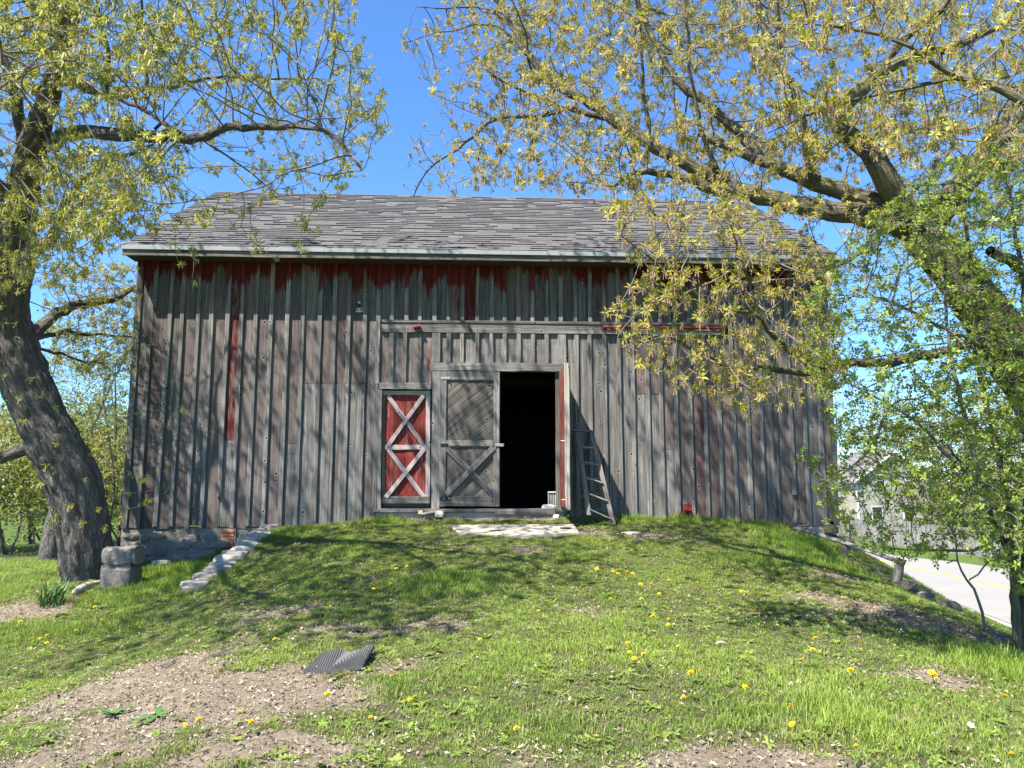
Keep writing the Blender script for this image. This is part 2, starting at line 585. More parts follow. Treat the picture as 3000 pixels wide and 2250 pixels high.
def strip(name, near, farp, m, lift=0.0, kind='structure', parent=None, n=60):
    near = np.asarray(near, float); farp = np.asarray(farp, float)
    t = np.linspace(0, 1, n)

    def rs(P):
        d = np.r_[0, np.cumsum(np.linalg.norm(np.diff(P, axis=0), axis=1))]
        return np.stack([np.interp(t * d[-1], d, P[:, k]) for k in range(2)], -1)
    A, B = rs(near), rs(farp)
    k = 10
    V = []
    for i in range(n):
        for j in range(k + 1):
            q = A[i] * (1 - j / k) + B[i] * (j / k)
            V.append((q[0], q[1], float(zroad(q[0], q[1])) + lift))
    idx = np.arange(n * (k + 1)).reshape(n, k + 1)
    F_ = np.stack([idx[:-1, :-1], idx[:-1, 1:], idx[1:, 1:], idx[1:, :-1]], -1).reshape(-1, 4)
    o = mesh(name, V, F_, m, parent)
    if kind: o['kind'] = kind
    return o


def yd(px, py, d=None, z=-4.15):
    r = ray(px, py); t = (z - CAM[2]) / r[2]
    q = CAM + r * t
    return (q[0], q[1])


near_edge = [(13.8, -14), (15.2, 0), yd(2990, 1838), yd(2814, 1772), yd(2640, 1705), yd(2492, 1648), (20.5, 41), (12.0, 52), (0, 62), (-30, 76)]
far_edge = [(26, -14), (27.5, 8), yd(2973, 1672), yd(2814, 1648), yd(2660, 1632), yd(2560, 1618), (26.0, 46), (17, 58), (4, 69), (-26, 84)]
road = strip('road', near_edge, far_edge, M_ROAD)
mid = [tuple((np.array(a) * 0.47 + np.array(b) * 0.53)) for a, b in zip(near_edge, far_edge)]
mid2 = [tuple(np.array(m_) + (0.22, 0.04)) for m_ in mid]
line = strip('road_centre_line', mid, mid2, M_YELLOW, 0.006, parent=None)
verge_n = [tuple(np.array(a) * 1.06 - np.array(b) * 0.06) for a, b in zip(near_edge, far_edge)]
M_GRAVEL = simple('verge_gravel', (0.42, 0.37, 0.29), 0.95, 0.4, 20, bump=0.6)
verge = strip('gravel_verge', verge_n, near_edge, M_GRAVEL, -0.02)

# ------------------------------------------------------------------ barn
barn = thing('barn', 'weathered grey and faded red board and batten barn with a dark shingled roof', 'barn')
H = 4.93


def wx(px, py, Y=0.0): return float(at(px, py, Y)[0])
def wz(px, py, Y=0.0): return float(at(px, py, Y)[2])


ZB = wz(600, 1545)
Z_RT, Z_RB = wz(1113, 940), wz(1113, 974)          # track rail top and bottom
Z_HT, Z_HB = wz(1300, 1063), wz(1300, 1087)        # header of the wide doorway
Z_DT, Z_DB = wz(1180, 1122), wz(1180, 1141)        # header of the red door
X_L, X_R = wx(384, 1147), wx(2434, 1147)
X_D0, X_D1 = wx(1110, 1200), wx(1660, 1200)
X_RED0, X_RED1 = wx(1117, 1300), wx(1262, 1300)
X_W0, X_W1 = wx(1289, 1300), wx(1629, 1300)
X_MID = wx(1464, 1300)

# battens: pixel columns at row 950 / 1147
bat_up = [449, 490, 534, 581, 621, 668, 708.5, 750.5, 795, 843, 887.5, 938, 980, 1022, 1069.5]
bx = [wx(p_, 950) for p_ in bat_up]
bx += [wx(1109, 950)]
up_mid = [wx(p_, 950) for p_ in (1149, 1190.5, 1230.7, 1273, 1314, 1354, 1398.4, 1440.5, 1478.7, 1518.5, 1560, 1600.7, 1642, 1685, 1728.7, 1769, 1810, 1850, 1893, 1934, 1976, 2016, 2057, 2099)]
right = [wx(p_, 1147) for p_ in (1690, 1729, 1771, 1814, 1854, 1896.6, 1935.7, 1979, 2020.5, 2062, 2104.6)]
tail = [wx(p_, 1147) for p_ in (2145, 2186, 2225, 2268, 2311.6, 2351.5, 2398)]
BT = 0.041    # batten thickness
BW = 0.076

RED = {}      # board index -> paint


def vboard(x0, x1, z0, z1, red=0.0, brown=0.0, tone=1.0, y=0.0, ragged=0.0, name='board', mat=WOOD, thick=0.022):
    xa = (x0 + x1) / 2
    yy = y + 0.022 + random.uniform(-0.003, 0.003)
    return board(name, (xa + random.uniform(-.002, .002), yy, z0), (xa, yy, z1), (x1 - x0) - 0.006, thick, barn, mat, red=red, brown=brown, tone=tone, ragged=ragged, seg=6)


def vbatten(x, z0, z1, red=0.0, tone=1.15, w=BW, lean=0.0, mat=WOOD, brown=0.0, t=BT):
    return board('batten', (x + random.uniform(-.004, .004), -0.0005, z0), (x + lean + random.uniform(-.004, .004), -0.0005, z1), w * random.uniform(0.92, 1.07), t + random.uniform(-.003, .004),
                 barn, mat, red=red, tone=tone * random.uniform(0.9, 1.1), brown=brown, seg=6, wob=0.002)


# --- left bay
edges = [X_L + 0.07] + bx
left_spec = {  # index: (red, brown, z-split px row or None)
    0: (0, .1, None), 1: (.16, .55, None), 2: (0, .15, None), 3: (.20, .45, None), 4: (0, .1, None), 5: (.06, .55, None), 6: (.37, .8, 1290),
    7: (.02, .6, None), 8: (.03, .45, None), 9: (.16, .6, None), 10: (.02, .5, 1299), 11: (.03, .45, 1123), 12: (.06, .5, 1123), 13: (.22, .7, 1123), 14: (.02, .55, 1123)}
for i in range(len(edges) - 1):
    rd, br, sp = left_spec.get(i, (0, .2, None))
    zb = ZB + random.uniform(-0.03, 0.02)
    tn = random.uniform(0.78, 1.12) * (0.85 if i < 4 else 1)
    if sp:
        zs = wz(700, sp)
        vboard(edges[i], edges[i + 1], zs + 0.003, H, rd, br, tn)
        vboard(edges[i], edges[i + 1], zb, zs - 0.003, 0.0 if i != 6 else .05, 0.0, 1.0, ragged=0.02)
    else:
        vboard(edges[i], edges[i + 1], zb, H, rd, br, tn, ragged=0.03)
for i, x in enumerate(bx):
    z0 = ZB + random.uniform(-0.02, 0.03)
    if i == 0:
        vbatten(x + .02, wz(449, 905), H, tone=.95); vbatten(x - 0.04, ZB, wz(449, 1010), tone=.85); continue
    if i == 5:
        vbatten(x, wz(690, 1455), H, red=.05, tone=1.2); continue
    if i == 1:
        vbatten(x, z0, H, lean=0.07, tone=1.0); continue
    if 10 <= i <= 15:
        zs = wz(900, 1123)
        vbatten(x, zs + .003, H, tone=1.1 if i != 13 else .9)
        vbatten(x + random.uniform(-.01, .01), z0, zs - .003, tone=1.0)
        continue
    vbatten(x, z0, H, tone=1.15)
# corner boards
for (xx, rd) in ((X_L + 0.035, 0.0), (X_R - 0.03, .25)):
    board('corner_board', (xx, -0.0005, ZB), (xx, -0.0005, H), 0.11, 0.03, barn, red=rd, tone=0.95, seg=7)

# --- above the track rail
ue = [bx[-1]] + up_mid + [wx(2145, 950)]
up_red = {1: .1, 5: .34, 6: .42, 8: .18, 9: .08, 11: .25, 14: .22, 15: .28, 16: .12, 0: .14, 10: .05, 17: .1, 19: .15, 20: .12}
for i in range(len(ue) - 1):
    vboard(ue[i], ue[i + 1], Z_RT - 0.01 - 0.0 * i, H, up_red.get(i, 0.03), .3 + .2 * random.random(), random.uniform(.75, 1.0))
for i, x in enumerate(up_mid):
    vbatten(x, Z_RT + 0.012, H, red=.0 if i not in (5, 6) else .25, tone=1.15)

# --- between rail and door headers
ml = [bx[-1] + .01] + [wx(p_, 1050) for p_ in (1147, 1185.5, 1228.5)] + [wx(1266, 1050)]
for i in range(len(ml) - 1):
    vboard(ml[i], ml[i + 1], Z_DT - 0.02, Z_RB + 0.01, (.05, .08, .05, .30)[i], .45, random.uniform(.9, 1.1))
for x in ml[1:-1]:
    vbatten(x, Z_DT + 0.004, Z_RB - 0.004, tone=1.05)
vbatten(bx[-1], Z_DT + 0.004, Z_RB - 0.004, tone=1.1)
mr = [wx(1266, 1020)] + [wx(p_, 1020) for p_ in (1314, 1354, 1398, 1440, 1478, 1519, 1561, 1601)] + [wx(1660, 1020)]
for i in range(len(mr) - 1):
    vboard(mr[i], mr[i + 1], Z_HT - 0.02, Z_RB + 0.01, (.1, .16, .03, .08, .02, .02, .02, .12, .1)[i], .1, random.uniform(1.0, 1.2))
for x in mr[1:-1]:
    vbatten(x, Z_HT + .004, Z_RB - .004, tone=1.2, red=0.0)
for pxx in (1278, 1646.5):
    vbatten(wx(pxx, 1020), Z_HT + .004, Z_RB - .004, tone=1.1, w=.155)

# --- right bay
re_ = [wx(1662, 1147)] + right + [wx(2145, 1147)]
r_spec = {0: (0, 0), 1: (0, 0), 2: (0, 0), 3: (0, 0), 4: (0, 0), 5: (.03, .7, 1154), 6: (.04, .8, 1154), 7: (.24, .7, 1318), 8: (.03, .6), 9: (.30, 1.0), 10: (.27, 1.0), 11: (.16, .9)}
for i in range(len(re_) - 1):
    sp = r_spec.get(i, (0, .3))
    zt = Z_RB + 0.01
    if len(sp) > 2:
        zs = wz(1900, sp[2])
        vboard(re_[i], re_[i + 1], zs + .003, zt, sp[0], sp[1], .95)
        vboard(re_[i], re_[i + 1], ZB, zs - .003, 0, 0, 1.1)
    else:
        vboard(re_[i], re_[i + 1], ZB, zt, sp[0], sp[1], random.uniform(.9, 1.12))
for i, x in enumerate(right):
    vbatten(x, ZB + .01, Z_RB - .004, tone=1.15)
# jamb strip right of the doorway
vbatten(wx(1652, 1250), -0.2, Z_HB, tone=.9, w=.11)

# --- far right bay, full height
te = [wx(2145, 1147)] + tail[1:] + [X_R - 0.03]
t_spec = [(.05, .6), (.10, .8), (0, .15), (.03, .5), (.02, .5), (0, .2), (.14, .7)]
for i in range(len(te) - 1):
    r_, b_ = t_spec[min(i, 6)]
    zb = ZB + (0.0 if i < 4 else random.uniform(0.02, 0.08))
    vboard(te[i], te[i + 1], zb, H, r_, b_, random.uniform(.88, 1.1), ragged=0.03 if i > 2 else .01)
for i, x in enumerate(tail):
    if i == 4:
        vbatten(x, wz(2311, 1450), H, tone=1.05)
    elif i == 3:
        vbatten(x, ZB + .01, H, tone=.9, w=.05)
    else:
        vbatten(x, ZB + .01, H, tone=1.12)

# track rail, drip strip, door headers
rail = [X_D0 + .02, wx(1767, 957), wx(2122, 957)]
board('track_rail', (rail[0], -0.0005, (Z_RT + Z_RB) / 2), (rail[2], -0.0005, (Z_RT + Z_RB) / 2), Z_RT - Z_RB, 0.045, barn, WOOD, tone=.95, seg=16, normal=(0, -1, 0))
board('drip_strip', (rail[0], -0.0455, Z_RT - .012), (rail[2], -0.0455, Z_RT - .012), 0.05, 0.016, barn, WOOD, tone=.75, seg=12)
board('door_header', (wx(1265, 1075), -0.0005, (Z_HT + Z_HB) / 2), (wx(1660, 1075), -0.0005, (Z_HT + Z_HB) / 2), Z_HT - Z_HB, 0.05, barn, WOOD, tone=1.15, seg=10)
board('door_header', (wx(1112, 1131), -0.0005, (Z_DT + Z_DB) / 2), (wx(1264, 1131), -0.0005, (Z_DT + Z_DB) / 2), Z_DT - Z_DB, 0.05, barn, WOOD, tone=1.0, seg=6)
# jambs
board('door_jamb', (wx(1276.5, 1400), -0.0005, -0.01), (wx(1277, 1200), -0.0005, Z_HB), .155, 0.045, barn, WOOD, tone=1.1, seg=7)
board('door_jamb', (wx(1112, 1400), -0.0005, -0.04), (wx(1113, 1200), -0.0005, Z_DB), .075, 0.04, barn, WOOD, tone=1.0, seg=7)
board('door_jamb', (wx(1636, 1400), 0.03, -0.01), (wx(1636, 1200), 0.03, Z_HB), .10, 0.02, barn, WOOD_DARK, tone=1.0, seg=7)
# sill
board('door_sill', (wx(1094, 1490), -0.0, -0.035), (wx(1660, 1491), -0.0, -0.035), .06, .085, barn, WOOD, tone=1.05, seg=12)
M_PLASTER = simple('foundation_render', (0.33, 0.30, 0.27), 0.95, 0.3, 5, bump=0.5)
box('foundation_curb', (wx(1094, 1500), -0.035, -0.36), (wx(1662, 1500), 0.06, -0.068), M_PLASTER, barn, 0.006)

M_IRON_RED = simple('red_painted_iron', (0.20, 0.022, 0.018), 0.55, 0.45, 30, spec=0.4)
M_IRON = simple('dark_iron', (0.035, 0.032, 0.03), 0.5, 0.3, 40, metal=0.6)
M_ZINC = simple('galvanised_steel', (0.45, 0.45, 0.44), 0.45, 0.2, 30, metal=0.7)
M_REDPANEL = wood_material('red_door_wood', dark=(0.10, 0.09, 0.08), mid=(0.24, 0.22, 0.19), light=(0.36, 0.33, 0.29), red_col=(0.20, 0.020, 0.016), eave_red=False)

# --- red door
rd = link('red_door', None, barn); WLOC[rd.name] = np.zeros(3)
YD = 0.045
zt, zb = wz(1180, 1145), wz(1180, 1473)
xs = np.linspace(X_RED0 + .02, X_RED1 - .075, 5)
for i in range(4):
    board('panel_plank', ((xs[i] + xs[i + 1]) / 2, YD + .02, zb + .1), ((xs[i] + xs[i + 1]) / 2, YD + .02, zt - .03), xs[i + 1] - xs[i] - .004, .02, rd, M_REDPANEL, red=.44, seg=5)
px_ = lambda cx, cy: (1000 + cx / 2.074, 800 + cy / 2.074)


def dbar(name, a, b, w, y, parent, mat, th=.024, **k):
    A = at(*px_(*a), y); B = at(*px_(*b), y)
    return board(name, A, B, w, th, parent, mat, **k)


dbar('top_rail', (243, 728), (541, 728), .085, YD - .002, rd, WOOD_PALE, tone=1.0)
dbar('stile', (526, 1392), (528, 742), .085, YD - .002, rd, WOOD_PINK, red=.15)
dbar('stile', (255, 1392), (254, 742), .06, YD + .015, rd, WOOD_DARK, tone=1.2)
dbar('brace', (283, 745), (500, 1050), .078, YD - .002, rd, WOOD_PINK, red=.12)
dbar('brace', (500, 745), (283, 1050), .078, YD - .026, rd, WOOD_PINK, red=.12)
dbar('middle_rail', (266, 1060), (514, 1058), .085, YD - .002, rd, WOOD_PINK, red=.05)
dbar('brace', (284, 1072), (503, 1360), .078, YD - .002, rd, WOOD_PINK, red=.16)
dbar('brace', (503, 1070), (272, 1362), .078, YD - .026, rd, WOOD_PINK, red=.16)
dbar('bottom_rail', (236, 1378), (537, 1378), .13, YD - .004, rd, WOOD, th=.035, tone=.95)
dbar('gap_board', (236, 1408), (537, 1408), .05, YD + .03, rd, WOOD_DARK, tone=.7)

# --- wide door, left leaf (closed)
lf = link('plank_door', None, barn); WLOC[lf.name] = np.zeros(3)
YL = 0.0
x0, x1, z0, z1 = X_W0, X_MID, wz(1380, 1484), wz(1380, 1089)
SW = .115


def leaf(par, org, ux, zlo, zhi, W, nrm_, tone=1.0, red=0.0):
    """a framed leaf with diagonal planks: org = hinge corner (x, y), ux = unit vector along its width, nrm_ = outward face"""
    org = np.array([org[0], org[1], 0.0]); ux = np.asarray(ux, float); nn = np.asarray(nrm_, float)
    P = lambda u, z, o=0.0: org + ux * u + np.array([0, 0, z]) + nn * o
    hgt = zhi - zlo
    zm0, zm1 = zlo + hgt * 0.440, zlo + hgt * 0.482
    zt_, zb_ = zhi - .165, zlo + .185
    board('stile', P(SW / 2, zlo, .022), P(SW / 2, zhi, .022), SW, .024, par, WOOD, nn, tone=tone, red=red, seg=7)
    board('stile', P(W - SW / 2, zlo, .022), P(W - SW / 2, zhi, .022), SW, .024, par, WOOD, nn, tone=tone * 1.1, red=red, seg=7)
    board('top_rail', P(SW, (zt_ + zhi) / 2, .022), P(W - SW, (zt_ + zhi) / 2, .022), zhi - zt_, .023, par, WOOD, nn, tone=tone, red=red)
    board('middle_rail', P(SW, (zm0 + zm1) / 2, .022), P(W - SW, (zm0 + zm1) / 2, .022), zm1 - zm0, .023, par, WOOD, nn, tone=tone, red=red)
    board('bottom_rail', P(SW, (zlo + zb_) / 2, .022), P(W - SW, (zlo + zb_) / 2, .022), zb_ - zlo, .023, par, WOOD_DARK, nn, tone=tone, red=red)
    # diagonal planks, clipped to the panel
    for (a, b) in ((zm1 - .045, zt_ + .045), (zb_ - .045, zm0 + .045)):
        ul, ur = SW - .05, W - SW + .05
        step = .118
        k = -int((ur - ul) / step * 1.0) - 3
        s = a - (ur - ul) * 0.80 + random.uniform(0, step)
        while s < b + .1:
            slope = 0.80
            # centre line z = s + slope * (u - ul), clipped
            u0 = ul + max(0.0, (a - s) / slope); u1 = ul + min(ur - ul, (b - s) / slope)
            if u1 - u0 > .05:
                A_ = P(u0, s + slope * (u0 - ul), random.uniform(-.002, .003)); B_ = P(u1, s + slope * (u1 - ul), random.uniform(-.002, .003))
                board('diagonal_plank', A_, B_, step / math.sqrt(1 + slope ** 2) * 1.18 - .004, .018, par, WOOD_DARK, nn, tone=tone * random.uniform(.8, 1.25), red=red, seg=4, wob=.002)
            s += step * 1.18
    board('brace', P(SW, zm0 - .02, .0225), P(W - SW, zb_ + .03, .0225), .10, .024, par, WOOD, nn, tone=tone, red=red)
    board('brace', P(SW, zb_ + .03, .047), P(W - SW, zm0 - .02, .047), .10, .024, par, WOOD, nn, tone=tone, red=red)


leaf(lf, (x0, YL), (1, 0, 0), z0, z1, x1 - x0 - .003, (0, -1, 0))
# backing so that no light leaks between the planks
box('back_panel', (x0 + .02, YL + .004, z0 + .02), (x1 - .02, YL + .02, z1 - .02), WOOD_DARK, lf, 0)
def strap(name, a, b, w, m, par, y=-.05):
    A = at(*px_(*a), y); B = at(*px_(*b), y)
    return board(name, A, B, w, .006, par, m, seg=2, wob=0)
strap('hinge', (604, 638), (662, 638), .045, M_ZINC, lf)
strap('hinge', (600, 1370), (660, 1370), .055, M_IRON, lf)
strap('hinge', (603, 1044), (648, 1044), .05, M_IRON, lf)
for cx in (624, 654):
    q = at(*px_(cx, 1370), -.058)
    box('bolt', q - .012, q + .012, M_ZINC, lf, .003)
strap('hasp', (935, 1043), (987, 1045), .055, M_ZINC, lf, -.055)

# --- wide door, right leaf, swung out square to the wall
rf = link('open_plank_door', None, barn); WLOC[rf.name] = np.zeros(3)
rf['label'] = 'plank door leaf swung wide open, edge on, with red inner face'
WLEAF = 1.12
leaf(rf, (X_W1 + .085, -.03), (0, -1, 0), z0, z1, WLEAF, (1, 0, 0), tone=1.0)
nplank = 5
for i in range(nplank):
    w_ = WLEAF / nplank
    yy = -.03 - (i + .5) * w_
    board('inner_plank', (X_W1 + .083, yy, z0 + .005), (X_W1 + .083, yy, z1 - .005), w_ - .004, .022, rf, M_REDPANEL, (-1, 0, 0), red=.40, tone=.75, seg=5)
board('edge_strip', (X_W1 + .045, -.03 - WLEAF, z0), (X_W1 + .045, -.03 - WLEAF, z1 + .0), .035, .018, rf, WOOD_PALE, (0, -1, 0), tone=1.15, red=.18, seg=7)
board('edge_strip', (X_W1 + .09, -.03 - WLEAF, z0 - .03), (X_W1 + .09, -.03 - WLEAF, z1), .05, .02, rf, WOOD_PALE, (0, -1, 0), tone=1.2, red=.0, seg=7)
for zz in (wz(1600, 1300), wz(1600, 1461)):
    tube('bolt', [(X_W1 - .03, -1.0, zz), (X_W1 + .14, -1.0, zz)], .009, M_ZINC, rf, 6)

# --- pipes on the track rail
def hpipe(name, pa, pb, r, y, m, par):
    A = at(*pa, y); B = at(*pb, y)
    n_ = nrm(B - A)
    return tube(name, [A, A + n_ * .012, A + n_ * .0121, B - n_ * .0121, B - n_ * .012, B], [r * 1.35, r * 1.35, r, r, r * 1.35, r * 1.35], m, par, 12, smooth=False)
hpipe('track_pipe', (1767, 958), (2119, 961), .028, -.095, M_IRON_RED, barn)
hpipe('track_pipe', (1212, 959), (1231, 956), .034, -.085, M_IRON_RED, barn)
hpipe('track_pipe', (1372, 954), (1377, 963), .026, -.085, M_IRON_RED, barn)
for pxx in (1770, 1940, 2112):
    q = at(pxx, 959, -.05)
    box('pipe_bracket', q - (.02, .03, .05), q + (.02, .02, .045), M_IRON_RED, barn, .004)
board('track_cover', (wx(1772, 968), -.0465, Z_RB + .035), (wx(2119, 968), -.0465, Z_RB + .03), .06, .03, barn, WOOD_PALE, tone=.8, seg=8)

# --- fixture box with a broken lamp holder
M_WHITE = simple('old_white_paint', (0.62, 0.60, 0.55), 0.6, 0.15, 30)
fx = link('lamp_box', None, barn); WLOC[fx.name] = np.zeros(3)
a_, b_ = at(1042, 915, -.05), at(1062, 902, -.05)
box('box_body', (a_[0], -.055, a_[2]), (b_[0], -.004, b_[2]), M_ZINC, fx, .008)
for t_ in (.22, .78):
    c_ = np.array([a_[0] + (b_[0] - a_[0]) * t_, -.057, a_[2] * .4 + b_[2] * .6])
    tube('socket', [c_, c_ + (0, -.012, 0)], .016, M_IRON, fx, 10)
cx_ = (a_[0] + b_[0]) / 2
tube('conduit', [(cx_, -.03, b_[2]), (cx_ - .004, -.03, b_[2] + .05), (cx_ - .006, -.03, b_[2] + .09)], .008, M_IRON, fx, 8)
box('lamp_holder', (cx_ - .025, -.055, b_[2] + .085), (cx_ + .018, -.012, b_[2] + .125), M_WHITE, fx, .008)

# --- red iron bracket low on the wall
ib = link('iron_bracket', None, barn); WLOC[ib.name] = np.zeros(3)
a_, b_ = at(2003, 1519, -.03), at(2025, 1475, -.03)
box('back_plate', (a_[0], -.042, a_[2]), (b_[0], -.03, b_[2]), M_IRON_RED, ib, .003)
zc_ = (a_[2] * .42 + b_[2] * .58)
box('shelf_plate', (a_[0], -.17, zc_ - .012), (b_[0], -.0425, zc_), M_IRON_RED, ib, .003)
box('side_plate', (a_[0], -.15, a_[2]), (a_[0] + .012, -.0425, zc_ - .0125), M_IRON_RED, ib, .003)

# --- walls, floor and framing that close the dark inside
YB = 8.6
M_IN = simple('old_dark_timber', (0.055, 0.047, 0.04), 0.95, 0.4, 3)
M_SIDE = WOOD_DARK
RX0, RX1 = X_L - .12, X_R + .12
EY = -.46
z_e = float(at(1610, 738, EY)[2])
RY = (YB) / 2
rt_ = ray(1500, 580); RZ = float(CAM[2] + rt_[2] * ((RY - CAM[1]) / rt_[1]))
slope = (RZ - z_e) / (RY - EY)


def zroof(y): return z_e + slope * (y - EY)


def gable(x, name, d):
    ys = np.linspace(0.05, YB, 29)
    for i in range(len(ys) - 1):
        ym = (ys[i] + ys[i + 1]) / 2
        zt__ = zroof(ym) if ym < RY else zroof(2 * RY - ym)
        board(name, (x, ym, -.33), (x, ym, zt__ - .16), ys[i + 1] - ys[i], .024, barn, WOOD, (d, 0, 0), red=.12 * random.random(), brown=.4, seg=2)
gable(X_L + .012, 'side_board', -1)
gable(X_R - .012, 'side_board', 1)
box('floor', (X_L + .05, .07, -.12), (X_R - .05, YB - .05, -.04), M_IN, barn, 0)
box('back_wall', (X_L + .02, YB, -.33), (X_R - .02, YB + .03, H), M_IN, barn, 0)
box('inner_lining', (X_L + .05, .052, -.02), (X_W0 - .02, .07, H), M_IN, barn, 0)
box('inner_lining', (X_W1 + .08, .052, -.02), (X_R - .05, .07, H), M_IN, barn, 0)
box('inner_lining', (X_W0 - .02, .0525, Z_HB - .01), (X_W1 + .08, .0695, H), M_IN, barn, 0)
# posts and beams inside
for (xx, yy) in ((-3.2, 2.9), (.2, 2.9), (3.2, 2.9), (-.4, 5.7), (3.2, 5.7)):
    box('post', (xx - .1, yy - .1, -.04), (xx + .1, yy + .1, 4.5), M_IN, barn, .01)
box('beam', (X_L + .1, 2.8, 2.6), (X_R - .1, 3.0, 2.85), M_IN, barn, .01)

# --- roof
M_DRIP = simple('drip_edge_metal', (0.30, 0.32, 0.33), 0.5, 0.12, 6, spec=0.4)
rfm = link('roof', None, barn); WLOC[rfm.name] = np.zeros(3)
M_DECK = simple('roof_deck', (0.10, 0.09, 0.08), 0.95)
V = []
for y_, z_ in ((EY, z_e), (RY, RZ), (2 * RY - EY, z_e)):
    for dz_ in (-.004, -.05):
        for x_ in (RX0, RX1):
            V.append((x_, y_ , z_ + dz_))
Fq = [(0, 1, 5, 4), (4, 5, 9, 8), (2, 6, 7, 3), (6, 10, 11, 7), (0, 4, 6, 2), (4, 8, 10, 6), (1, 3, 7, 5), (5, 7, 11, 9), (0, 2, 3, 1), (8, 9, 11, 10)]
mesh('roof_deck', V, Fq, M_DECK, rfm)
zd0, zd1 = float(at(1500, 746.5, EY - .02)[2]), float(at(1500, 761.5, EY)[2])
n_seg = 4
xs_ = [RX0 - .01, -3.1, .35, 3.4, RX1 + .01]
for i in range(n_seg):
    box('drip_edge', (xs_[i] + .0015, EY - .028, zd0), (xs_[i + 1] - .0015, EY - .004, z_e + .004), M_DRIP, rfm, .003)
fs = [RX0, wx(1040, 750, EY), wx(1700, 760, EY), RX1]
for i in range(3):
    board('fascia', (fs[i] + .001, EY + .03, (zd0 + zd1) / 2 - .002), (fs[i + 1] - .001, EY + .03, (zd0 + zd1) / 2 - .002), zd0 - zd1 + .03, .03, rfm, WOOD_DARK, tone=1.3 if i != 1 else 1.05, seg=6)
box('soffit', (RX0 + .02, EY + .031, zd1 + .01), (RX1 - .02, .05, zd1 + .03), M_IN, rfm, 0)
for s_ in (RX0, RX1 - .03):
    q0 = np.array([s_, EY, z_e - .15]); q1 = np.array([s_, RY, RZ - .15])
    V = [q0, q0 + (.03, 0, 0), q1 + (.03, 0, 0), q1, q0 + (0, 0, .14), q0 + (.03, 0, .14), q1 + (.03, 0, .14), q1 + (0, 0, .14)]
    mesh('barge_board', V, [(0, 3, 2, 1), (4, 5, 6, 7), (0, 1, 5, 4), (2, 3, 7, 6), (1, 2, 6, 5), (0, 4, 7, 3)], WOOD, rfm)

# shingles
g = G('asphalt_shingle')
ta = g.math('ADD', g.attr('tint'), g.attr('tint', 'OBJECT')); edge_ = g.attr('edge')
p = g.pos()
gr_ = g.noise(p, 260, 2, 0.6); bl = g.noise(p, 1.2, 4, 0.6); strk = g.noise(g.vmul(p, (5, .7, .7)), 1.0, 4, 0.6)
cc = g.ramp(ta, [(0.0, (.06, .058, .06)), (0.45, (.092, .087, .083)), (0.8, (.135, .128, .121)), (1.0, (.18, .17, .16))])
cc = g.mixc(g.math('MULTIPLY', gr_, 0.5), cc, g.mixc(0.5, cc, (0.22, .21, .2)))
cc = g.mixc(g.ramp(bl, [(0.35, 0.45), (0.6, 0.0)]), cc, (0.07, .068, .066))
cc = g.mixc(g.ramp(strk, [(0.5, 0.0), (0.7, 0.4)]), cc, (0.06, .058, .055))
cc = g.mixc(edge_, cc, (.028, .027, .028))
M_SHING = g.finish(cc, 0.93, g.bump(gr_, 0.5, 0.002), 0.2)
Ls = math.hypot(RY - EY, RZ - z_e)
un = np.array([0, (RY - EY) / Ls, (RZ - z_e) / Ls]); nn_ = np.array([0, -un[2], un[1]])
EXP = .175
rows = int(Ls / EXP)
sh_variants = []
proto = {}


def shingle_verts(w, L, th):
    # local x along the eave, y up the slope, z off the roof; front edge thick, back edge sunk
    V = np.array([(0, 0, .004), (w, 0, .004), (w, L, -.001), (0, L, -.001), (0, 0, .004 + th), (w, 0, .004 + th), (w, L, .003), (0, L, .003)])
    return V


SHF = np.array([(4, 5, 6, 7), (0, 1, 5, 4), (1, 2, 6, 5), (3, 0, 4, 7)])
Rm = np.array([[1, 0, 0], [0, un[1], nn_[1]], [0, un[2], nn_[2]]])
rs_ = np.random.default_rng(5)
cnt = 0
SV, SF, ST = [], [], []
from mathutils import Matrix
for r in range(rows + 1):
    x = RX0 - rs_.uniform(0, .2)
    while x < RX1 - .02:
        w = rs_.choice([.2, .26, .3, .34, .4, .5])
        th = rs_.choice([.004, .017, .019, .021])
        tint = float(np.clip(rs_.normal(.47, .09), 0, 1))
        xa, xb = max(x, RX0), min(x + w, RX1)
        o3 = np.array([xa, EY, z_e]) + un * (r * EXP - .012 + rs_.normal(0, .003)) + nn_ * .004
        L_ = min(EXP * 1.25, Ls - r * EXP + .01)
        if cnt < 300:
            key = (round(xb - xa, 3), round(th, 4))
            if key not in proto:
                me = bpy.data.meshes.new('shingle')
                me.from_pydata([tuple(v) for v in shingle_verts(xb - xa - .004, L_, th)], [], [tuple(f) for f in SHF])
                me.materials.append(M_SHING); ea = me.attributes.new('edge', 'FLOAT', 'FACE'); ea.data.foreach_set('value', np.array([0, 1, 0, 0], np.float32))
                proto[key] = me
            o = bpy.data.objects.new('shingle', proto[key]); C.objects.link(o); o.parent = rfm
            o.matrix_local = Matrix.Translation(o3) @ Matrix(Rm.tolist()).to_4x4()
            o['tint'] = tint
            cnt += 1
        else:
            V = shingle_verts(xb - xa - .004, L_, th) @ Rm.T + o3
            SF.append(SHF + len(SV) * 8); SV.append(V); ST += [tint] * 8
        x += w
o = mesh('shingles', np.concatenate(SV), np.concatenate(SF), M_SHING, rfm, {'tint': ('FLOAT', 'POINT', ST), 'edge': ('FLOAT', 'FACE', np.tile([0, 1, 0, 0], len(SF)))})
o['kind'] = 'stuff'
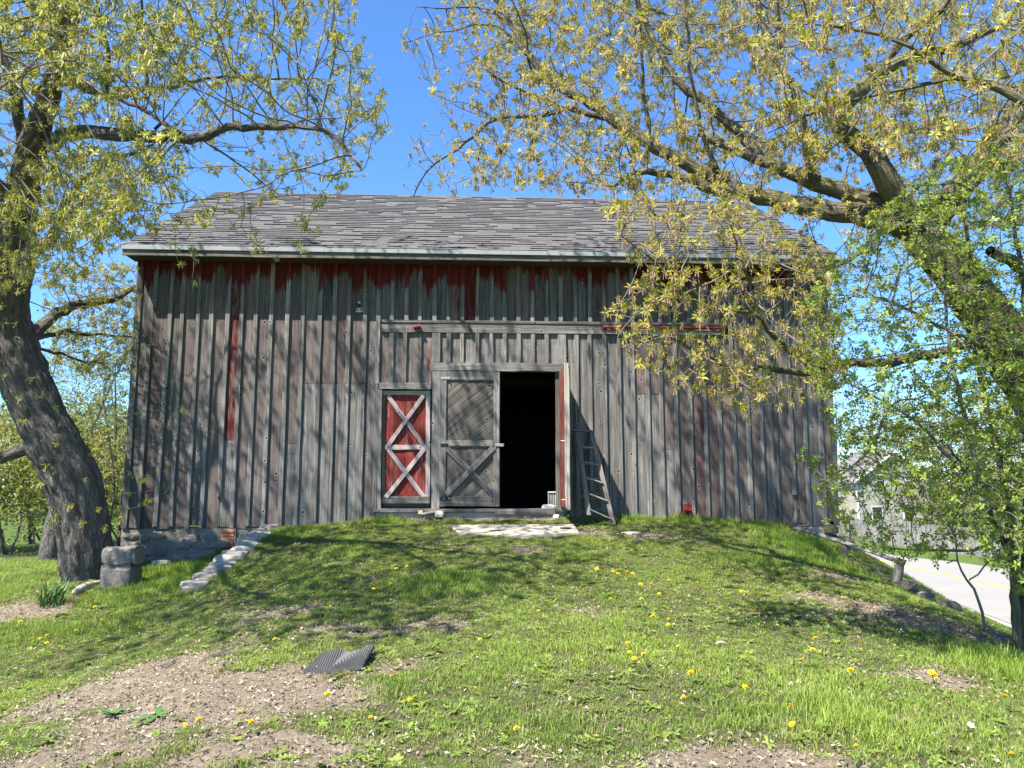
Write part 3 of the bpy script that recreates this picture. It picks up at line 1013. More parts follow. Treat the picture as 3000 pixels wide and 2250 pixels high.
# rear slope and ridge caps
x = RX0
while x < RX1 - .1:
    w = .28
    V = [(x, RY - .11, RZ - .11 * slope + .016), (x + w, RY - .11, RZ - .11 * slope + .012), (x + w, RY, RZ + .02), (x, RY, RZ + .026), (x, RY + .11, RZ - .11 * slope + .016), (x + w, RY + .11, RZ - .11 * slope + .012)]
    o = mesh('ridge_cap', V, [(0, 1, 2, 3), (3, 2, 5, 4)], M_SHING, rfm, props={'tint': random.uniform(.2, .6)})
    x += w - .02

# --- stone foundation under the left bay
g = G('field_stone')
tn = g.attr('tone', 'OBJECT'); p = g.objc()
n_ = g.noise(p, 4, 6, .65); n2_ = g.noise(p, 26, 5, .7)
cc = g.mixc(n_, (.13, .115, .10), (.36, .33, .29)); cc = g.mixc(g.ramp(n2_, [(.4, .5), (.65, 0.)]), cc, (.09, .08, .068))
cc = g.mixc(1.0, cc, g.n('ShaderNodeCombineColor', {0: tn, 1: tn, 2: tn}).outputs[0], 'MULTIPLY')
M_STONE = g.finish(cc, .95, g.bump(g.math('ADD', n2_, g.math('MULTIPLY', n_, .5)), .8, .02), .15)
g = G('lime_mortar')
p = g.pos(); n_ = g.noise(p, 3, 6, .65); n2_ = g.noise(p, 18, 6, .7)
M_MORTAR = g.finish(g.mixc(n_, (.11, .095, .08), (.32, .285, .24)), .95, g.bump(n2_, .9, .03), .1)
fd = link('stone_foundation', None, barn); WLOC[fd.name] = np.zeros(3)
xf0, xf1 = X_L - .02, -3.35
# wavy mortar face
nxg, nzg = 60, 14
xs_ = np.linspace(xf0, xf1, nxg); zs_ = np.linspace(-1.35, ZB - .02, nzg)
XX, ZZ = np.meshgrid(xs_, zs_)
YY = .02 - .05 * (fbm(XX * 3, ZZ * 3, 41) - .3) - .08 * np.clip(-(ZZ + .5), 0, 1)
ii = np.arange(nxg * nzg).reshape(nzg, nxg)
mesh('mortar', np.stack([XX, YY, ZZ], -1).reshape(-1, 3), np.stack([ii[:-1, :-1], ii[:-1, 1:], ii[1:, 1:], ii[1:, :-1]], -1).reshape(-1, 4), M_MORTAR, fd, smooth=True)
box('core', (xf0 + .02, .05, -1.3), (xf1 + 2.9, .3, ZB), M_MORTAR, fd, 0)
box('core', (wx(1664, 1500), .03, -1.6), (X_R - .02, .3, ZB - .005), M_MORTAR, fd, 0)
r_ = np.random.default_rng(3)
bx0, bx1 = wx(653, 1560), wx(689, 1560)
for k in range(75):
    x = r_.uniform(xf0 + .1, xf1 - .05); z = r_.uniform(-1.05, ZB - .12)
    if bx0 - .12 < x < bx1 + .12: continue
    s_ = r_.uniform(.1, .34)
    stone('stone', (x, .035 - .06 * max(0, -(z + .5)), z), (s_, .12, s_ * r_.uniform(.4, .7)), M_STONE, fd, k, 2, tone=r_.uniform(.8, 1.3))
M_BRICK = simple('old_red_brick', (.34, .14, .075), .9, .4, 14, bump=.6)
zc_ = ZB - .035
for row in range(6):
    n_b = 1 if row % 2 == 0 else 2
    w_ = (bx1 - bx0) / n_b
    for k in range(n_b):
        j = r_.uniform(-.006, .006)
        box('brick', (bx0 + k * w_ + .005, -.055 + j, zc_ - .06 - .002), (bx0 + (k + 1) * w_ - .005, .04, zc_ - .004), M_BRICK, fd, .006, jit=.004)
    zc_ -= .066
box('brick_mortar', (bx0 - .02, -.036, -1.2), (bx1 + .02, .04, ZB - .02), M_MORTAR, fd, 0)

# ------------------------------------------------------------------ things about the yard
def gz(x, y): return float(ground(x, y))


# stepladder
M_LAD = WOOD_DARK
A0 = at(1692, 1262, -.42)
ld = thing('stepladder', 'grey wooden stepladder standing against the barn right of the doorway', 'ladder', (A0[0], -.5, gz(A0[0], -.5)))


def lbar(name, a, b, w, t, nrm_=(0, -1, 0), tone=1.0, par=None, mat=None):
    return board(name, a, b, w, t, par or ld, mat or M_LAD, nrm_, tone=tone, seg=3, wob=.001)


YT, YF, YR = -.40, -.86, -.13
tl, tr = at(1691, 1264, YT), at(1733, 1264, YT)
fl, fr = at(1725, 1500, YF), at(1797, 1530, YF)
rl, rr = at(1701, 1512, YR), at(1771, 1500, YR)
fl[2] -= .05; fr[2] -= .05
tlb, trb = tl + (-.03, .07, 0), tr + (-.01, .07, 0)
lbar('rail', fl, tl, .08, .028, (0, -1, 0), 1.35)
lbar('rail', fr, tr, .08, .028, (0, -1, 0), 1.45)
lbar('back_leg', rl, tlb, .05, .025, (0, -1, 0), 1.5)
lbar('back_leg', rr, trb, .05, .025, (0, -1, 0), 1.5)
cap_a, cap_b = at(1679, 1260, YT - .06), at(1735, 1262, YT - .06)
lbar('cap', cap_a + (0, .2, 0), cap_b + (0, .2, 0), .03, .22, (0, -1, 0), 2.0)
for k in range(1, 6):
    t = k / 5.35
    a_ = tl * (1 - t) + fl * t; b_ = tr * (1 - t) + fr * t
    lbar('step', a_ + (.02, .03, 0), b_ + (-.02, .03, 0), .022, .10, (0, -1, 0), 2.0)
    a_ = tlb * (1 - t) + rl * t; b_ = trb * (1 - t) + rr * t
    lbar('cross_bar', a_ + (0, -.012, -.03), b_ + (0, -.012, -.03), .03, .018, (0, -1, 0), 1.6)

# white slatted rack and a pale lump just inside the doorway
rk = thing('slatted_rack', 'small white slatted rack standing in the dark just inside the doorway', 'rack', (wx(1617, 1470), .7, -.04))
a_, b_ = at(1605, 1440, .7), at(1634, 1477, .7)
box('top_rail', (a_[0], .67, a_[2] - .03), (b_[0], .72, a_[2]), M_WHITE, rk, .004)
box('bottom_rail', (a_[0], .67, -.02), (b_[0], .72, .0), M_WHITE, rk, .004)
for k in range(6):
    xx = a_[0] + .012 + (b_[0] - a_[0] - .024) * k / 5
    box('slat', (xx - .008, .685, .0005), (xx + .008, .705, a_[2] - .0305), M_WHITE, rk, .002)
M_BAG = simple('dusty_cloth', (.42, .41, .40), .9, .2, 12)
q = at(1606, 1476, .35)
tag(stone('cloth_bundle', (q[0], .35, -.0), (.24, .2, .12), M_BAG, seed=8, sub=3, tone=1), 'pale grey bundle lying on the barn floor in front of the slatted rack', 'bundle')

# concrete slab before the doorway
g = G('worn_concrete'); p = g.objc(); n_ = g.noise(p, 2.2, 6, .65); n2_ = g.noise(p, 30, 5, .7)
M_CONC = g.finish(g.mixc(g.math('ADD', g.math('MULTIPLY', n_, .6), g.math('MULTIPLY', n2_, .4)), (.27, .225, .17), (.56, .49, .40)), .92, g.bump(n2_, .4, .01), .15)


def slab(name, pts, thick, m, lab, cat, lift=.02, jag=.012, n=10):
    """flat slab with an uneven edge lying on the ground; pts = corners (x, y)"""
    pts = [np.asarray(p_, float) for p_ in pts]
    ring = []
    for i in range(len(pts)):
        a, b = pts[i], pts[(i + 1) % len(pts)]
        for k in range(n):
            t = k / n
            q = a * (1 - t) + b * t + RNG.normal(0, jag, 2) * (0 if k == 0 else 1)
            ring.append(q)
    c = sum(pts) / len(pts)
    zs = [gz(*q) for q in pts]
    # plane through the corners
    A = np.array([[q[0] - c[0], q[1] - c[1], 1] for q in pts]); sol = np.linalg.lstsq(A, np.array(zs), rcond=None)[0]
    Z = lambda q: sol[0] * (q[0] - c[0]) + sol[1] * (q[1] - c[1]) + sol[2] + lift
    V = [(q[0], q[1], Z(q)) for q in ring] + [(q[0] + (q[0] - c[0]) * .01, q[1] + (q[1] - c[1]) * .02, Z(q) - thick) for q in ring]
    nr = len(ring)
    Fc = [tuple(range(nr))] + [(i, i + nr, (i + 1) % nr + nr, (i + 1) % nr) for i in range(nr)]
    return tag(mesh(name, V, Fc, m, origin=(c[0], c[1], Z(c))), lab, cat)


cs = [hit(1345, 1568), hit(1440, 1572), hit(1510, 1577), hit(1696, 1567), hit(1679, 1541), hit(1318, 1545)]
slab('concrete_slab', [q[:2] for q in cs], .12, M_CONC, 'pale concrete slab with broken front edge lying before the open doorway', 'slab', .035, .012)
q = hit(1657, 1556)
M_SLATE = simple('dark_slate', (.05, .05, .055), .7)
tag(box('slate_chip', (q[0] - .09, q[1] - .05, q[2] + .036), (q[0] + .09, q[1] + .05, q[2] + .055), M_SLATE, origin=q, jit=.008), 'small dark slate chip lying on the pale concrete slab', 'slate')
q = hit(1850, 1563)
tag(stone('flat_stone', (q[0], q[1], q[2] - .005), (.42, .26, .06), M_CONC, seed=5, tone=1.2, sub=3), 'pale flat stone set in the grass right of the slab, below the ladder', 'stone')

# odds and ends along the sill
def plank_thing(name, pa, pb, w, t, mat, lab, cat, y=None, lift=.02, tone=1.0):
    if y is None:
        A, B = hit(*pa), hit(*pb)
    else:
        A, B = at(*pa, y), at(*pb, y)
        A[2] = max(A[2], gz(A[0], y)); B[2] = max(B[2], gz(B[0], y))
    A = A + (0, 0, lift * 0); B = B + (0, 0, lift * 0)
    t_ = thing(name, lab, cat, tuple((A + B) / 2))
    o = board(name + '_body', A, B, w, t, None, mat, (0, 0, 1), tone=tone, seg=4)
    # single mesh thing instead of an empty
    bpy.data.objects.remove(t_)
    o.name = name
    return tag(o, lab, cat)


plank_thing('white_plank', (1236, 1508), (1284, 1500), .09, .03, WOOD_PALE, 'short whitish plank leaning below the red door sill', 'plank', y=-.14, tone=1.5)
q = at(1288, 1506, -.16); q[2] = max(q[2], gz(q[0], -.16) + .05)
tag(stone('concrete_chunk', q, (.17, .14, .13), M_CONC, seed=12, tone=1.0), 'grey concrete chunk at the end of the whitish plank by the sill', 'stone')
M_FOAM = simple('yellowed_foam', (.66, .56, .30), .9, .15, 20)
q = at(1232, 1501, -.12)
tag(box('foam_block', q - (.04, .03, .035), q + (.04, .03, .035), M_FOAM, origin=q, bev=.006, jit=.004), 'small yellowish block below the red door sill', 'block')
plank_thing('timber_strip', (1448, 1506), (1628, 1508), .05, .055, WOOD_DARK, 'long weathered timber strip lying against the doorway foundation', 'timber', y=-.09, tone=1.3)
q = at(1630, 1514, -.18); q[2] = gz(q[0], -.18) + .03
tag(stone('white_stone', q, (.11, .1, .09), M_WHITE, seed=15, tone=1.0), 'small white stone by the right end of the doorway sill', 'stone')
q = at(1499, 1501, -.1)
tag(stone('sill_pebble', q, (.05, .04, .03), M_WHITE, seed=17, sub=1), 'tiny white pebble lying on the timber strip under the sill', 'pebble')

# line of flat stones stepping down from the barn on the left
M_FLAT = M_STONE
lw = thing('stone_retaining_wall', 'low rough retaining wall of flat pale stones running from the barn foundation', 'stone wall', (-3.95, -1.2, gz(-3.95, -1.2)))
r_ = np.random.default_rng(8)
ys_ = np.linspace(-.18, -2.9, 15)
for k, y in enumerate(ys_):
    x = wall_line(y)
    zt_ = gz(x + .3, y)
    tn_ = 1.75 if 2 <= k <= 9 else 1.2
    stone('stone', (x + r_.uniform(-.04, .05), y, zt_ - .03 + r_.uniform(-.02, .03)), (r_.uniform(.36, .5), r_.uniform(.2, .3), r_.uniform(.10, .16)), M_FLAT, lw, k + 60, 2, .16, rot=r_.uniform(-.5, .5), tone=tn_ * r_.uniform(.85, 1.15))
    stone('stone', (x - .1 + r_.uniform(-.04, .05), y + .08, zt_ - .2 + r_.uniform(-.02, .03)), (r_.uniform(.3, .42), r_.uniform(.22, .3), r_.uniform(.16, .24)), M_FLAT, lw, k + 90, 2, .2, rot=r_.uniform(-.5, .5), tone=r_.uniform(.8, 1.1))
for k, (px, py, y, s_, tn_) in enumerate(((745, 1572, -.16, .34, 1.5), (775, 1556, -.14, .4, 1.6), (805, 1550, -.13, .34, 1.6), (722, 1590, -.2, .3, 1.4), (700, 1604, -.2, .3, 1.2), (838, 1546, -.1, .3, 1.3), (655, 1588, -.14, .22, 1.1))):
    q = at(px, py, y)
    stone('stone', (q[0], y, q[2] - .04), (s_, .22, .13), M_FLAT, lw, k + 130, 2, .2, tone=tn_)

# cut blocks beside the leaning trunk
q0, q1 = at(285, 1690, -2.2), at(398, 1606, -2.2)
zmid = q0[2] + (q1[2] - q0[2]) * .42
g_lo = gz((q0[0] + q1[0]) / 2, -2.2)
o = stone('lower_block', ((q0[0] + q1[0]) / 2, -2.0, (g_lo - .2 + zmid) / 2), (q1[0] - q0[0] - .08, .45, zmid - g_lo + .25), M_STONE, seed=21, sub=3, rough=.2, tone=.85, sq=.36)
tag(o, 'lower rough stone block under a second block beside the leaning trunk', 'stone block')
o = stone('upper_block', ((q0[0] + q1[0]) / 2 + .02, -2.0, (zmid + q1[2]) / 2), (q1[0] - q0[0] - .05, .45, q1[2] - zmid + .04), M_STONE, seed=24, sub=3, rough=.2, tone=.95, sq=.34)
tag(o, 'upper rough stone block stacked beside the leaning trunk', 'stone block')
q = hit(472, 1656)
tag(stone('half_sunk_stone', (q[0], q[1], q[2] + .02), (.34, .2, .14), M_STONE, seed=31, tone=2.0), 'whitish stone half sunk in tall grass below the foundation', 'stone')
# bleached log
M_CHIP = simple('bleached_wood', (.40, .34, .26), .9, .35, 14, bump=.5)
q0, q1 = hit(218, 1748), hit(294, 1712)
pts = [q0 * (1 - t) + q1 * t + np.array([0, 0, .05 + .02 * math.sin(t * 5)]) for t in np.linspace(0, 1, 7)]
tag(tube('bleached_log', pts, [.045, .055, .06, .06, .055, .05, .035], M_CHIP, None, 8, origin=pts[3]), 'bleached piece of log lying in the grass below the leaning trunk', 'log')
# bark chip on the lawn
q0, q1 = hit(2097, 1902), hit(2134, 1900)
pts = [q0 * (1 - t) + q1 * t + np.array([0, 0, .04 + .015 * math.sin(t * 4)]) for t in np.linspace(0, 1, 5)]
tag(tube('wood_chip', pts, [.006, .012, .014, .011, .004], M_CHIP, None, 6, origin=pts[2]), 'tan split wood chip lying on the open lawn', 'wood chip')

# ribbed rubber mat
g = G('grey_rubber'); p = g.objc(); n_ = g.noise(p, 8, 6, .7)
M_RUB = g.finish(g.mixc(n_, (.055, .055, .055), (.14, .135, .125)), .6, g.bump(g.noise(p, 90, 4, .7), .3, .003), .4)
c00, c10, c11, c01 = hit(888, 1977), hit(1062, 1966), hit(1096, 1921), hit(937, 1931)
V = []; nu, nv = 110, 26
for j in range(nv + 1):
    v = j / nv
    for i in range(nu + 1):
        u = i / nu
        q = (c00 * (1 - u) + c10 * u) * (1 - v) + (c01 * (1 - u) + c11 * u) * v
        # curved ribs
        s_ = math.hypot(u * 1.0 - .52 + .10 * (1 - v), (v - .1) * .33) if u > .45 else u * .9 + v * .12
        rib = .5 + .5 * math.sin(s_ * 2 * math.pi * 26)
        buckle = .05 * math.exp(-((u - .95) / .22) ** 2) * (.3 + v) + .035 * math.exp(-((u - .3) / .25) ** 2) * v + .012
        z = q[2] * .0 + (c00[2] + c10[2] + c11[2] + c01[2]) / 4 + (v - .5) * (c11[2] + c01[2] - c00[2] - c10[2]) / 2 + (u - .5) * (c10[2] + c11[2] - c00[2] - c01[2]) / 2
        V.append((q[0], q[1], z + buckle + .012 * rib + .012))
n_top = len(V)
V += [(a, b, c_ - .035) for (a, b, c_) in V]
ii = np.arange((nu + 1) * (nv + 1)).reshape(nv + 1, nu + 1)
Ft = np.stack([ii[:-1, :-1], ii[:-1, 1:], ii[1:, 1:], ii[1:, :-1]], -1).reshape(-1, 4)
edge = list(ii[0]) + list(ii[1:, -1]) + list(ii[-1, ::-1][1:]) + list(ii[::-1, 0][1:])
Fe = np.array([(edge[k + 1], edge[k], edge[k] + n_top, edge[k + 1] + n_top) for k in range(len(edge) - 1)])
tag(mesh('rubber_mat', V, np.concatenate([Ft, Ft[:, ::-1] + n_top, Fe]), M_RUB, origin=c00), 'buckled grey ribbed rubber mat half buried at the edge of the bare earth', 'mat')

# tumbledown rail fence on the right bank
rf_ = thing('rail_fence', 'tumbledown weathered rail fence leaning down the right bank beside the barn', 'fence', tuple(hit(2470, 1640)))


def round_post(name, a, b, r, par, tone=1.0):
    a = np.asarray(a, float); b = np.asarray(b, float)
    pts = [a * (1 - t) + b * t + RNG.normal(0, .006, 3) for t in np.linspace(0, 1, 7)]
    V, F4 = tube_arrays(pts, np.full(7, r) * RNG.uniform(.9, 1.1, 7), 8)
    Fc = [tuple(f) for f in F4] + [tuple(range(8))[::-1], tuple(range(48, 56))]
    gr = np.stack([np.tile(np.arange(8) * r * .8, 7), np.zeros(56), np.repeat(np.linspace(0, np.linalg.norm(b - a), 7), 8)], -1) + RNG.uniform(0, 50)
    return mesh(name, V, Fc, WOOD_DARK, par, {'grain': ('FLOAT_VECTOR', 'POINT', gr)}, props={'tone': tone, 'red': 0.0, 'brown': .15})


yp = -1.55
pa = at(2607, 1722, -2.6); pb = at(2640, 1636, -2.6)
round_post('post', pa - (0, 0, .2), pb, .075, rf_, 1.7)
p2a, p2b = at(2455, 1660, -1.7), at(2482, 1572, -1.7)
round_post('post', p2a - (0, 0, .2), p2b, .065, rf_, 1.0)
p3a, p3b = at(2308, 1592, -.75), at(2338, 1490, -.75)
round_post('post', p3a - (0, 0, .2), p3b, .05, rf_, .9)
ra, rb, rc_ = at(2325, 1545, -.8), at(2478, 1592, -1.75), at(2640, 1648, -2.65)
for a, b, y_ in ((ra, rb, 0), (rb, rc_, 0)):
    board('rail', a, b, .17, .06, rf_, WOOD_DARK, (.2, -1, .1), tone=1.7, seg=5, brown=.1, wob=.006)
board('rail', at(2400, 1602, -1.2), at(2600, 1692, -2.6), .09, .05, rf_, WOOD_DARK, (.2, -1, .2), tone=.8, seg=5, wob=.006)
for k, (px, py, s_, tn_, lb) in enumerate(((2702, 1742, .36, .8, 'round grey boulder at the crest of the right bank below the fence post'),
                                            (2772, 1776, .42, .55, 'dark mossy boulder at the crest of the right bank nearest the shrub'),
                                            (2648, 1716, .4, .5, 'long dark stone lying right behind the lowest fence post'),
                                            (2382, 1556, .38, 1.3, 'pale slab of stone under the right end of the barn wall'))):
    q = at(px, py, -2.7 if px > 2500 else -.55)
    tag(stone('boulder', (q[0], q[1], q[2] - .03), (s_, .3, s_ * .55), M_STONE, seed=70 + k, tone=tn_), lb, 'boulder')
# timbers and rubble where the right corner has slumped
q = at(2350, 1548, -.2)
plank_thing('fallen_beam', (2312, 1556), (2452, 1562), .14, .12, WOOD_DARK, 'grey fallen beam lying under the right end of the barn wall', 'timber', y=-.3, tone=.9)
for k in range(9):
    x = X_R - 1.5 + k * .2; y = -.12 - .12 * (k % 2)
    o = stone('footing_stone', (x, y, ZB - .16 - .1 * (k % 3)), (.3, .22, .2), M_STONE, seed=110 + k, tone=random.uniform(.6, 1.1))
    tag(o, 'rough footing stone, %s from the left, under the right end of the barn wall' % ('first', 'second', 'third', 'fourth', 'fifth', 'sixth', 'seventh', 'eighth', 'ninth')[k], 'stone', 'footing stones under the right barn corner')

# ------------------------------------------------------------------ trees
def leaf_material(name, c0, c1, tassel, tr=0.35):
    g = G(name)
    t = g.attr('tint'); k = g.attr('kind_of')
    c = g.mixc(t, c0, c1)
    c = g.mixc(k, c, tassel)
    d = g.n('ShaderNodeBsdfPrincipled', {'Base Color': c, 'Roughness': 0.55, 'Specular IOR Level': 0.25})
    tl_ = g.n('ShaderNodeBsdfTranslucent', {'Color': g.mixc(0.35, c, (0.55, 0.6, 0.05))})
    mx = g.n('ShaderNodeMixShader', {0: g.math('MULTIPLY', g.math('SUBTRACT', 1.0, g.math('MULTIPLY', k, .5)), tr), 1: d.outputs[0], 2: tl_.outputs[0]})
    g.t.links.new(mx.outputs[0], g.out.inputs[0])
    return g.m


M_LEAF_L = leaf_material('boxelder_leaf', (.19, .20, .022), (.50, .46, .045), (.36, .30, .12))
M_LEAF_R = leaf_material('boxelder_leaf_yellow', (.21, .20, .03), (.52, .46, .055), (.42, .26, .17))
M_LEAF_S = leaf_material('shrub_leaf', (.09, .155, .02), (.33, .40, .06), (.25, .28, .1))
M_LEAF_B = leaf_material('far_leaf', (.12, .135, .03), (.32, .33, .07), (.25, .22, .14))
M_LEAF_P = leaf_material('far_bud', (.14, .11, .10), (.27, .21, .19), (.3, .22, .2), .2)


def bark_material(name, a, b, ridge=1.0, lichen=0.0):
    g = G(name)
    gr = g.attr('grain', out=1)
    n_ = g.noise(g.vmul(gr, (17, 17, 3.6)), 1.0, 6, .65, .9)
    v = g.n('ShaderNodeTexVoronoi', {'Vector': g.vadd(g.vmul(gr, (20, 20, 4.2)), (0, 0, 0)), 'Scale': 1.0}, feature='DISTANCE_TO_EDGE').outputs[0]
    n2_ = g.noise(gr, 60, 5, .7); big = g.noise(gr, 2.2, 3, .6)
    hgt = g.math('ADD', g.math('MULTIPLY', g.ramp(n_, [(.35, 0.), (.65, 1.)]), .7), g.math('MULTIPLY', g.ramp(v, [(0, 0.), (.28, 1.)]), .4))
    c = g.mixc(hgt, a, b)
    c = g.mixc(g.math('MULTIPLY', n2_, .4), c, tuple(x * 1.35 for x in b))
    if lichen:
        c = g.mixc(g.math('MULTIPLY', g.ramp(big, [(.45, 0.), (.62, lichen)]), g.ramp(n2_, [(.35, .2), (.6, 1.)])), c, (.24, .22, .08))
    return g.finish(c, .95, g.bump(g.math('ADD', hgt, g.math('MULTIPLY', n2_, .3)), 1.0 * ridge, .06), .1)


M_BARK = bark_material('furrowed_bark', (.032, .028, .024), (.235, .21, .18))
M_BARK_R = bark_material('lichened_bark', (.03, .026, .02), (.19, .165, .13), .8, .7)
M_TWIG = simple('twig_bark', (.17, .148, .125), .9, .45, 9, bump=.2)
M_TWIG_PALE = simple('pale_twig_bark', (.24, .215, .185), .9, .4, 9, bump=.2)


class Tree:
    def __init__(self, seed):
        self.r = np.random.default_rng(seed)
        self.P = np.zeros((0, 3)); self.par = []; self.rad = []; self.hand = []
        self.limbs = []

    def limb(self, pts, radii, step=.14, name='limb', wob=.012, attach=True):
        pts = np.asarray(pts, float); radii = np.asarray(radii, float)
        d = np.r_[0, np.cumsum(np.linalg.norm(np.diff(pts, axis=0), axis=1))]
        n = max(3, int(d[-1] / step) + 1)
        s = np.linspace(0, d[-1], n)
        # Catmull-Rom through the points
        out = []
        for q in s:
            i = min(max(np.searchsorted(d, q) - 1, 0), len(pts) - 2)
            t = (q - d[i]) / (d[i + 1] - d[i] + 1e-9)
            p0 = pts[max(i - 1, 0)]; p1 = pts[i]; p2 = pts[i + 1]; p3 = pts[min(i + 2, len(pts) - 1)]
            out.append(.5 * ((2 * p1) + (p2 - p0) * t + (2 * p0 - 5 * p1 + 4 * p2 - p3) * t * t + (3 * p1 - p0 - 3 * p2 + p3) * t ** 3))
        out = np.array(out); R = np.interp(s, d, radii)
        out[1:-1] += self.r.normal(0, 1, (n - 2, 3)) * np.minimum(wob, R[1:-1] * .35)[:, None]
        start = -1
        if len(self.P) and attach:
            dd = np.linalg.norm(self.P - out[0], axis=1)
            start = int(np.argmin(dd))
            if dd[start] > .05:
                pass
            out[0] = self.P[start] * .6 + out[0] * .4 if dd[start] < .6 else out[0]
        b = len(self.P)
        self.P = np.concatenate([self.P, out]) if len(self.P) else out
        for i in range(n):
            self.par.append(start if i == 0 else b + i - 1)
            self.rad.append(R[i]); self.hand.append(True)
        self.limbs.append((name, out, R))
        return out

    def grow(self, A, step=.13, kill=.17, grav=-.05, iters=160, jit=.28, dmax=9e9):
        A = np.asarray(A, float)
        N = [self.P]; P = self.P
        # nearest node of each attractor
        near = np.zeros(len(A), int); best = np.full(len(A), 1e18)
        for i in range(0, len(P), 400):
            d2 = ((A[:, None] - P[None, i:i + 400]) ** 2).sum(-1)
            k = d2.argmin(1); m = d2[np.arange(len(A)), k]
            u = m < best; best[u] = m[u]; near[u] = k[u] + i
        par = list(self.par)
        alive = np.ones(len(A), bool)
        stale = np.zeros(len(A), int); last = best.copy()
        for it in range(iters):
            alive &= best > kill * kill
            stale = np.where(best < last - 1e-5, 0, stale + 1); last = best.copy()
            alive &= stale < 5
            ia = np.nonzero(alive)[0]
            if not len(ia): break
            nd = near[ia]
            V = A[ia] - P[nd]
            V /= np.linalg.norm(V, axis=1, keepdims=True) + 1e-9
            uq, inv = np.unique(nd, return_inverse=True)
            D = np.zeros((len(uq), 3)); np.add.at(D, inv, V)
            D /= np.linalg.norm(D, axis=1, keepdims=True) + 1e-9
            D += self.r.normal(0, jit, D.shape) * .6; D[:, 2] += grav
            D /= np.linalg.norm(D, axis=1, keepdims=True) + 1e-9
            new = P[uq] + D * step
            b = len(P)
            P = np.concatenate([P, new])
            par += list(uq)
            for i in range(0, len(new), 300):
                d2 = ((A[ia][:, None] - new[None, i:i + 300]) ** 2).sum(-1)
                k = d2.argmin(1); m = d2[np.arange(len(ia)), k]
                u = m < best[ia]
                best[ia[u]] = m[u]; near[ia[u]] = k[u] + b + i
            if len(P) > 200000: break
        n_new = len(P) - len(self.P)
        self.P = P; self.par = par
        self.rad += [0.0] * n_new; self.hand += [False] * n_new

    def finish_radii(self, tip=.0026, ex=2.35):
        n = len(self.P); par = np.array(self.par)
        acc = np.zeros(n)
        ch = np.zeros(n, int)
        for i in range(n - 1, -1, -1):
            if ch[i] == 0: acc[i] = max(acc[i], tip ** ex)
            if par[i] >= 0:
                acc[par[i]] += acc[i]; ch[par[i]] += 1
        pr = acc ** (1 / ex)
        hand = np.array(self.hand); rad = np.array(self.rad)
        self.R = np.where(hand, np.maximum(rad, tip), np.minimum(pr, .05))
        self.nch = ch
        # twigs never thicker than what they grow from
        for i in range(n):
            if not hand[i] and par[i] >= 0:
                self.R[i] = min(self.R[i], self.R[par[i]] * .92 + .0003)

    def twig_mesh(self, name, m, parent):
        par = np.array(self.par); hand = np.array(self.hand); n = len(par)
        bestc = np.full(n, -1); bv = np.zeros(n)
        for i in range(n):
            p_ = par[i]
            if p_ >= 0 and not hand[i] and self.R[i] > bv[p_]:
                bv[p_] = self.R[i]; bestc[p_] = i
        parts = []
        for i in range(n):
            if hand[i]: continue
            p_ = par[i]
            if p_ >= 0 and not hand[p_] and bestc[p_] == i: continue   # continues a chain
            idx = [p_] if p_ >= 0 else []
            c_ = i
            while c_ >= 0:
                idx.append(c_); c_ = bestc[c_]
            if len(idx) < 2: continue
            pp = self.P[idx].copy(); rr = self.R[idx].copy(); rr[0] = min(rr[0], rr[1] * 1.25)
            if len(pp) > 3:
                pp[1:-1] = pp[1:-1] * .5 + (pp[:-2] + pp[2:]) * .25
            rm = rr.max()
            parts.append(tube_arrays(pp, rr, 6 if rm > .02 else (4 if rm > .009 else 3)))
        if not parts: return None
        V, F_ = join_arrays(parts)
        o = mesh(name, V, F_, m, parent, smooth=True)
        o['kind'] = 'stuff'
        return o

    def leaf_sites(self, rmax=.006, p=.5, mult=1, jit=.035):
        hand = np.array(self.hand); par = np.array(self.par)
        ok = (~hand) & (self.R < rmax)
        tip = ok & (self.nch == 0)
        pick = tip | (ok & (self.r.random(len(ok)) < p))
        i = np.nonzero(pick)[0]
        D = self.P[i] - self.P[np.maximum(par[i], 0)]
        D /= np.linalg.norm(D, axis=1, keepdims=True) + 1e-9
        Q = self.P[i]
        if mult > 1:
            k = self.r.integers(1, mult + 1, len(Q)); ix = np.repeat(np.arange(len(Q)), k)
            Q = Q[ix] + self.r.normal(0, jit, (len(ix), 3)) - D[ix] * self.r.uniform(0, .11, (len(ix), 1)); D = D[ix]
        return Q, D


def limb_mesh(name, P, R, m, parent, sides=12, disp=0.0, seed=0, flare=None):
    V, F4 = tube_arrays(P, R, sides)
    n = len(P)
    V = V.reshape(n, sides, 3)
    L = np.r_[0, np.cumsum(np.linalg.norm(np.diff(P, axis=0), axis=1))]
    ang = np.arange(sides) / sides * 2 * np.pi
    gr = np.stack([np.cos(ang)[None] * R[:, None], np.sin(ang)[None] * R[:, None], np.repeat(L[:, None], sides, 1)], -1) + seed * 3.1
    C_ = np.asarray(P)[:, None]
    k = 1 + (fbm(gr[..., 0] * 4 + gr[..., 1] * 3 + 50, gr[..., 2] * 1.3 + 20, seed, 3) - .45) * .28 * min(1, sides / 10)
    if disp:
        a_ = (ang[None] * R.mean() * 9 + .6 * fbm(gr[..., 2] * 2, ang[None] * 2 + gr[..., 2] * 0, seed + 4))
        rid = np.abs(vnoise(a_ * 2.2, gr[..., 2] * 3.0, seed + 9) - .5) * 2
        k = k + (rid - .45) * disp
    V = C_ + (V - C_) * k[..., None]
    V = V.reshape(-1, 3)
    Fc = np.concatenate([F4, ])
    return mesh(name, V, Fc, m, parent, {'grain': ('FLOAT_VECTOR', 'POINT', gr.reshape(-1, 3))}, smooth=True)


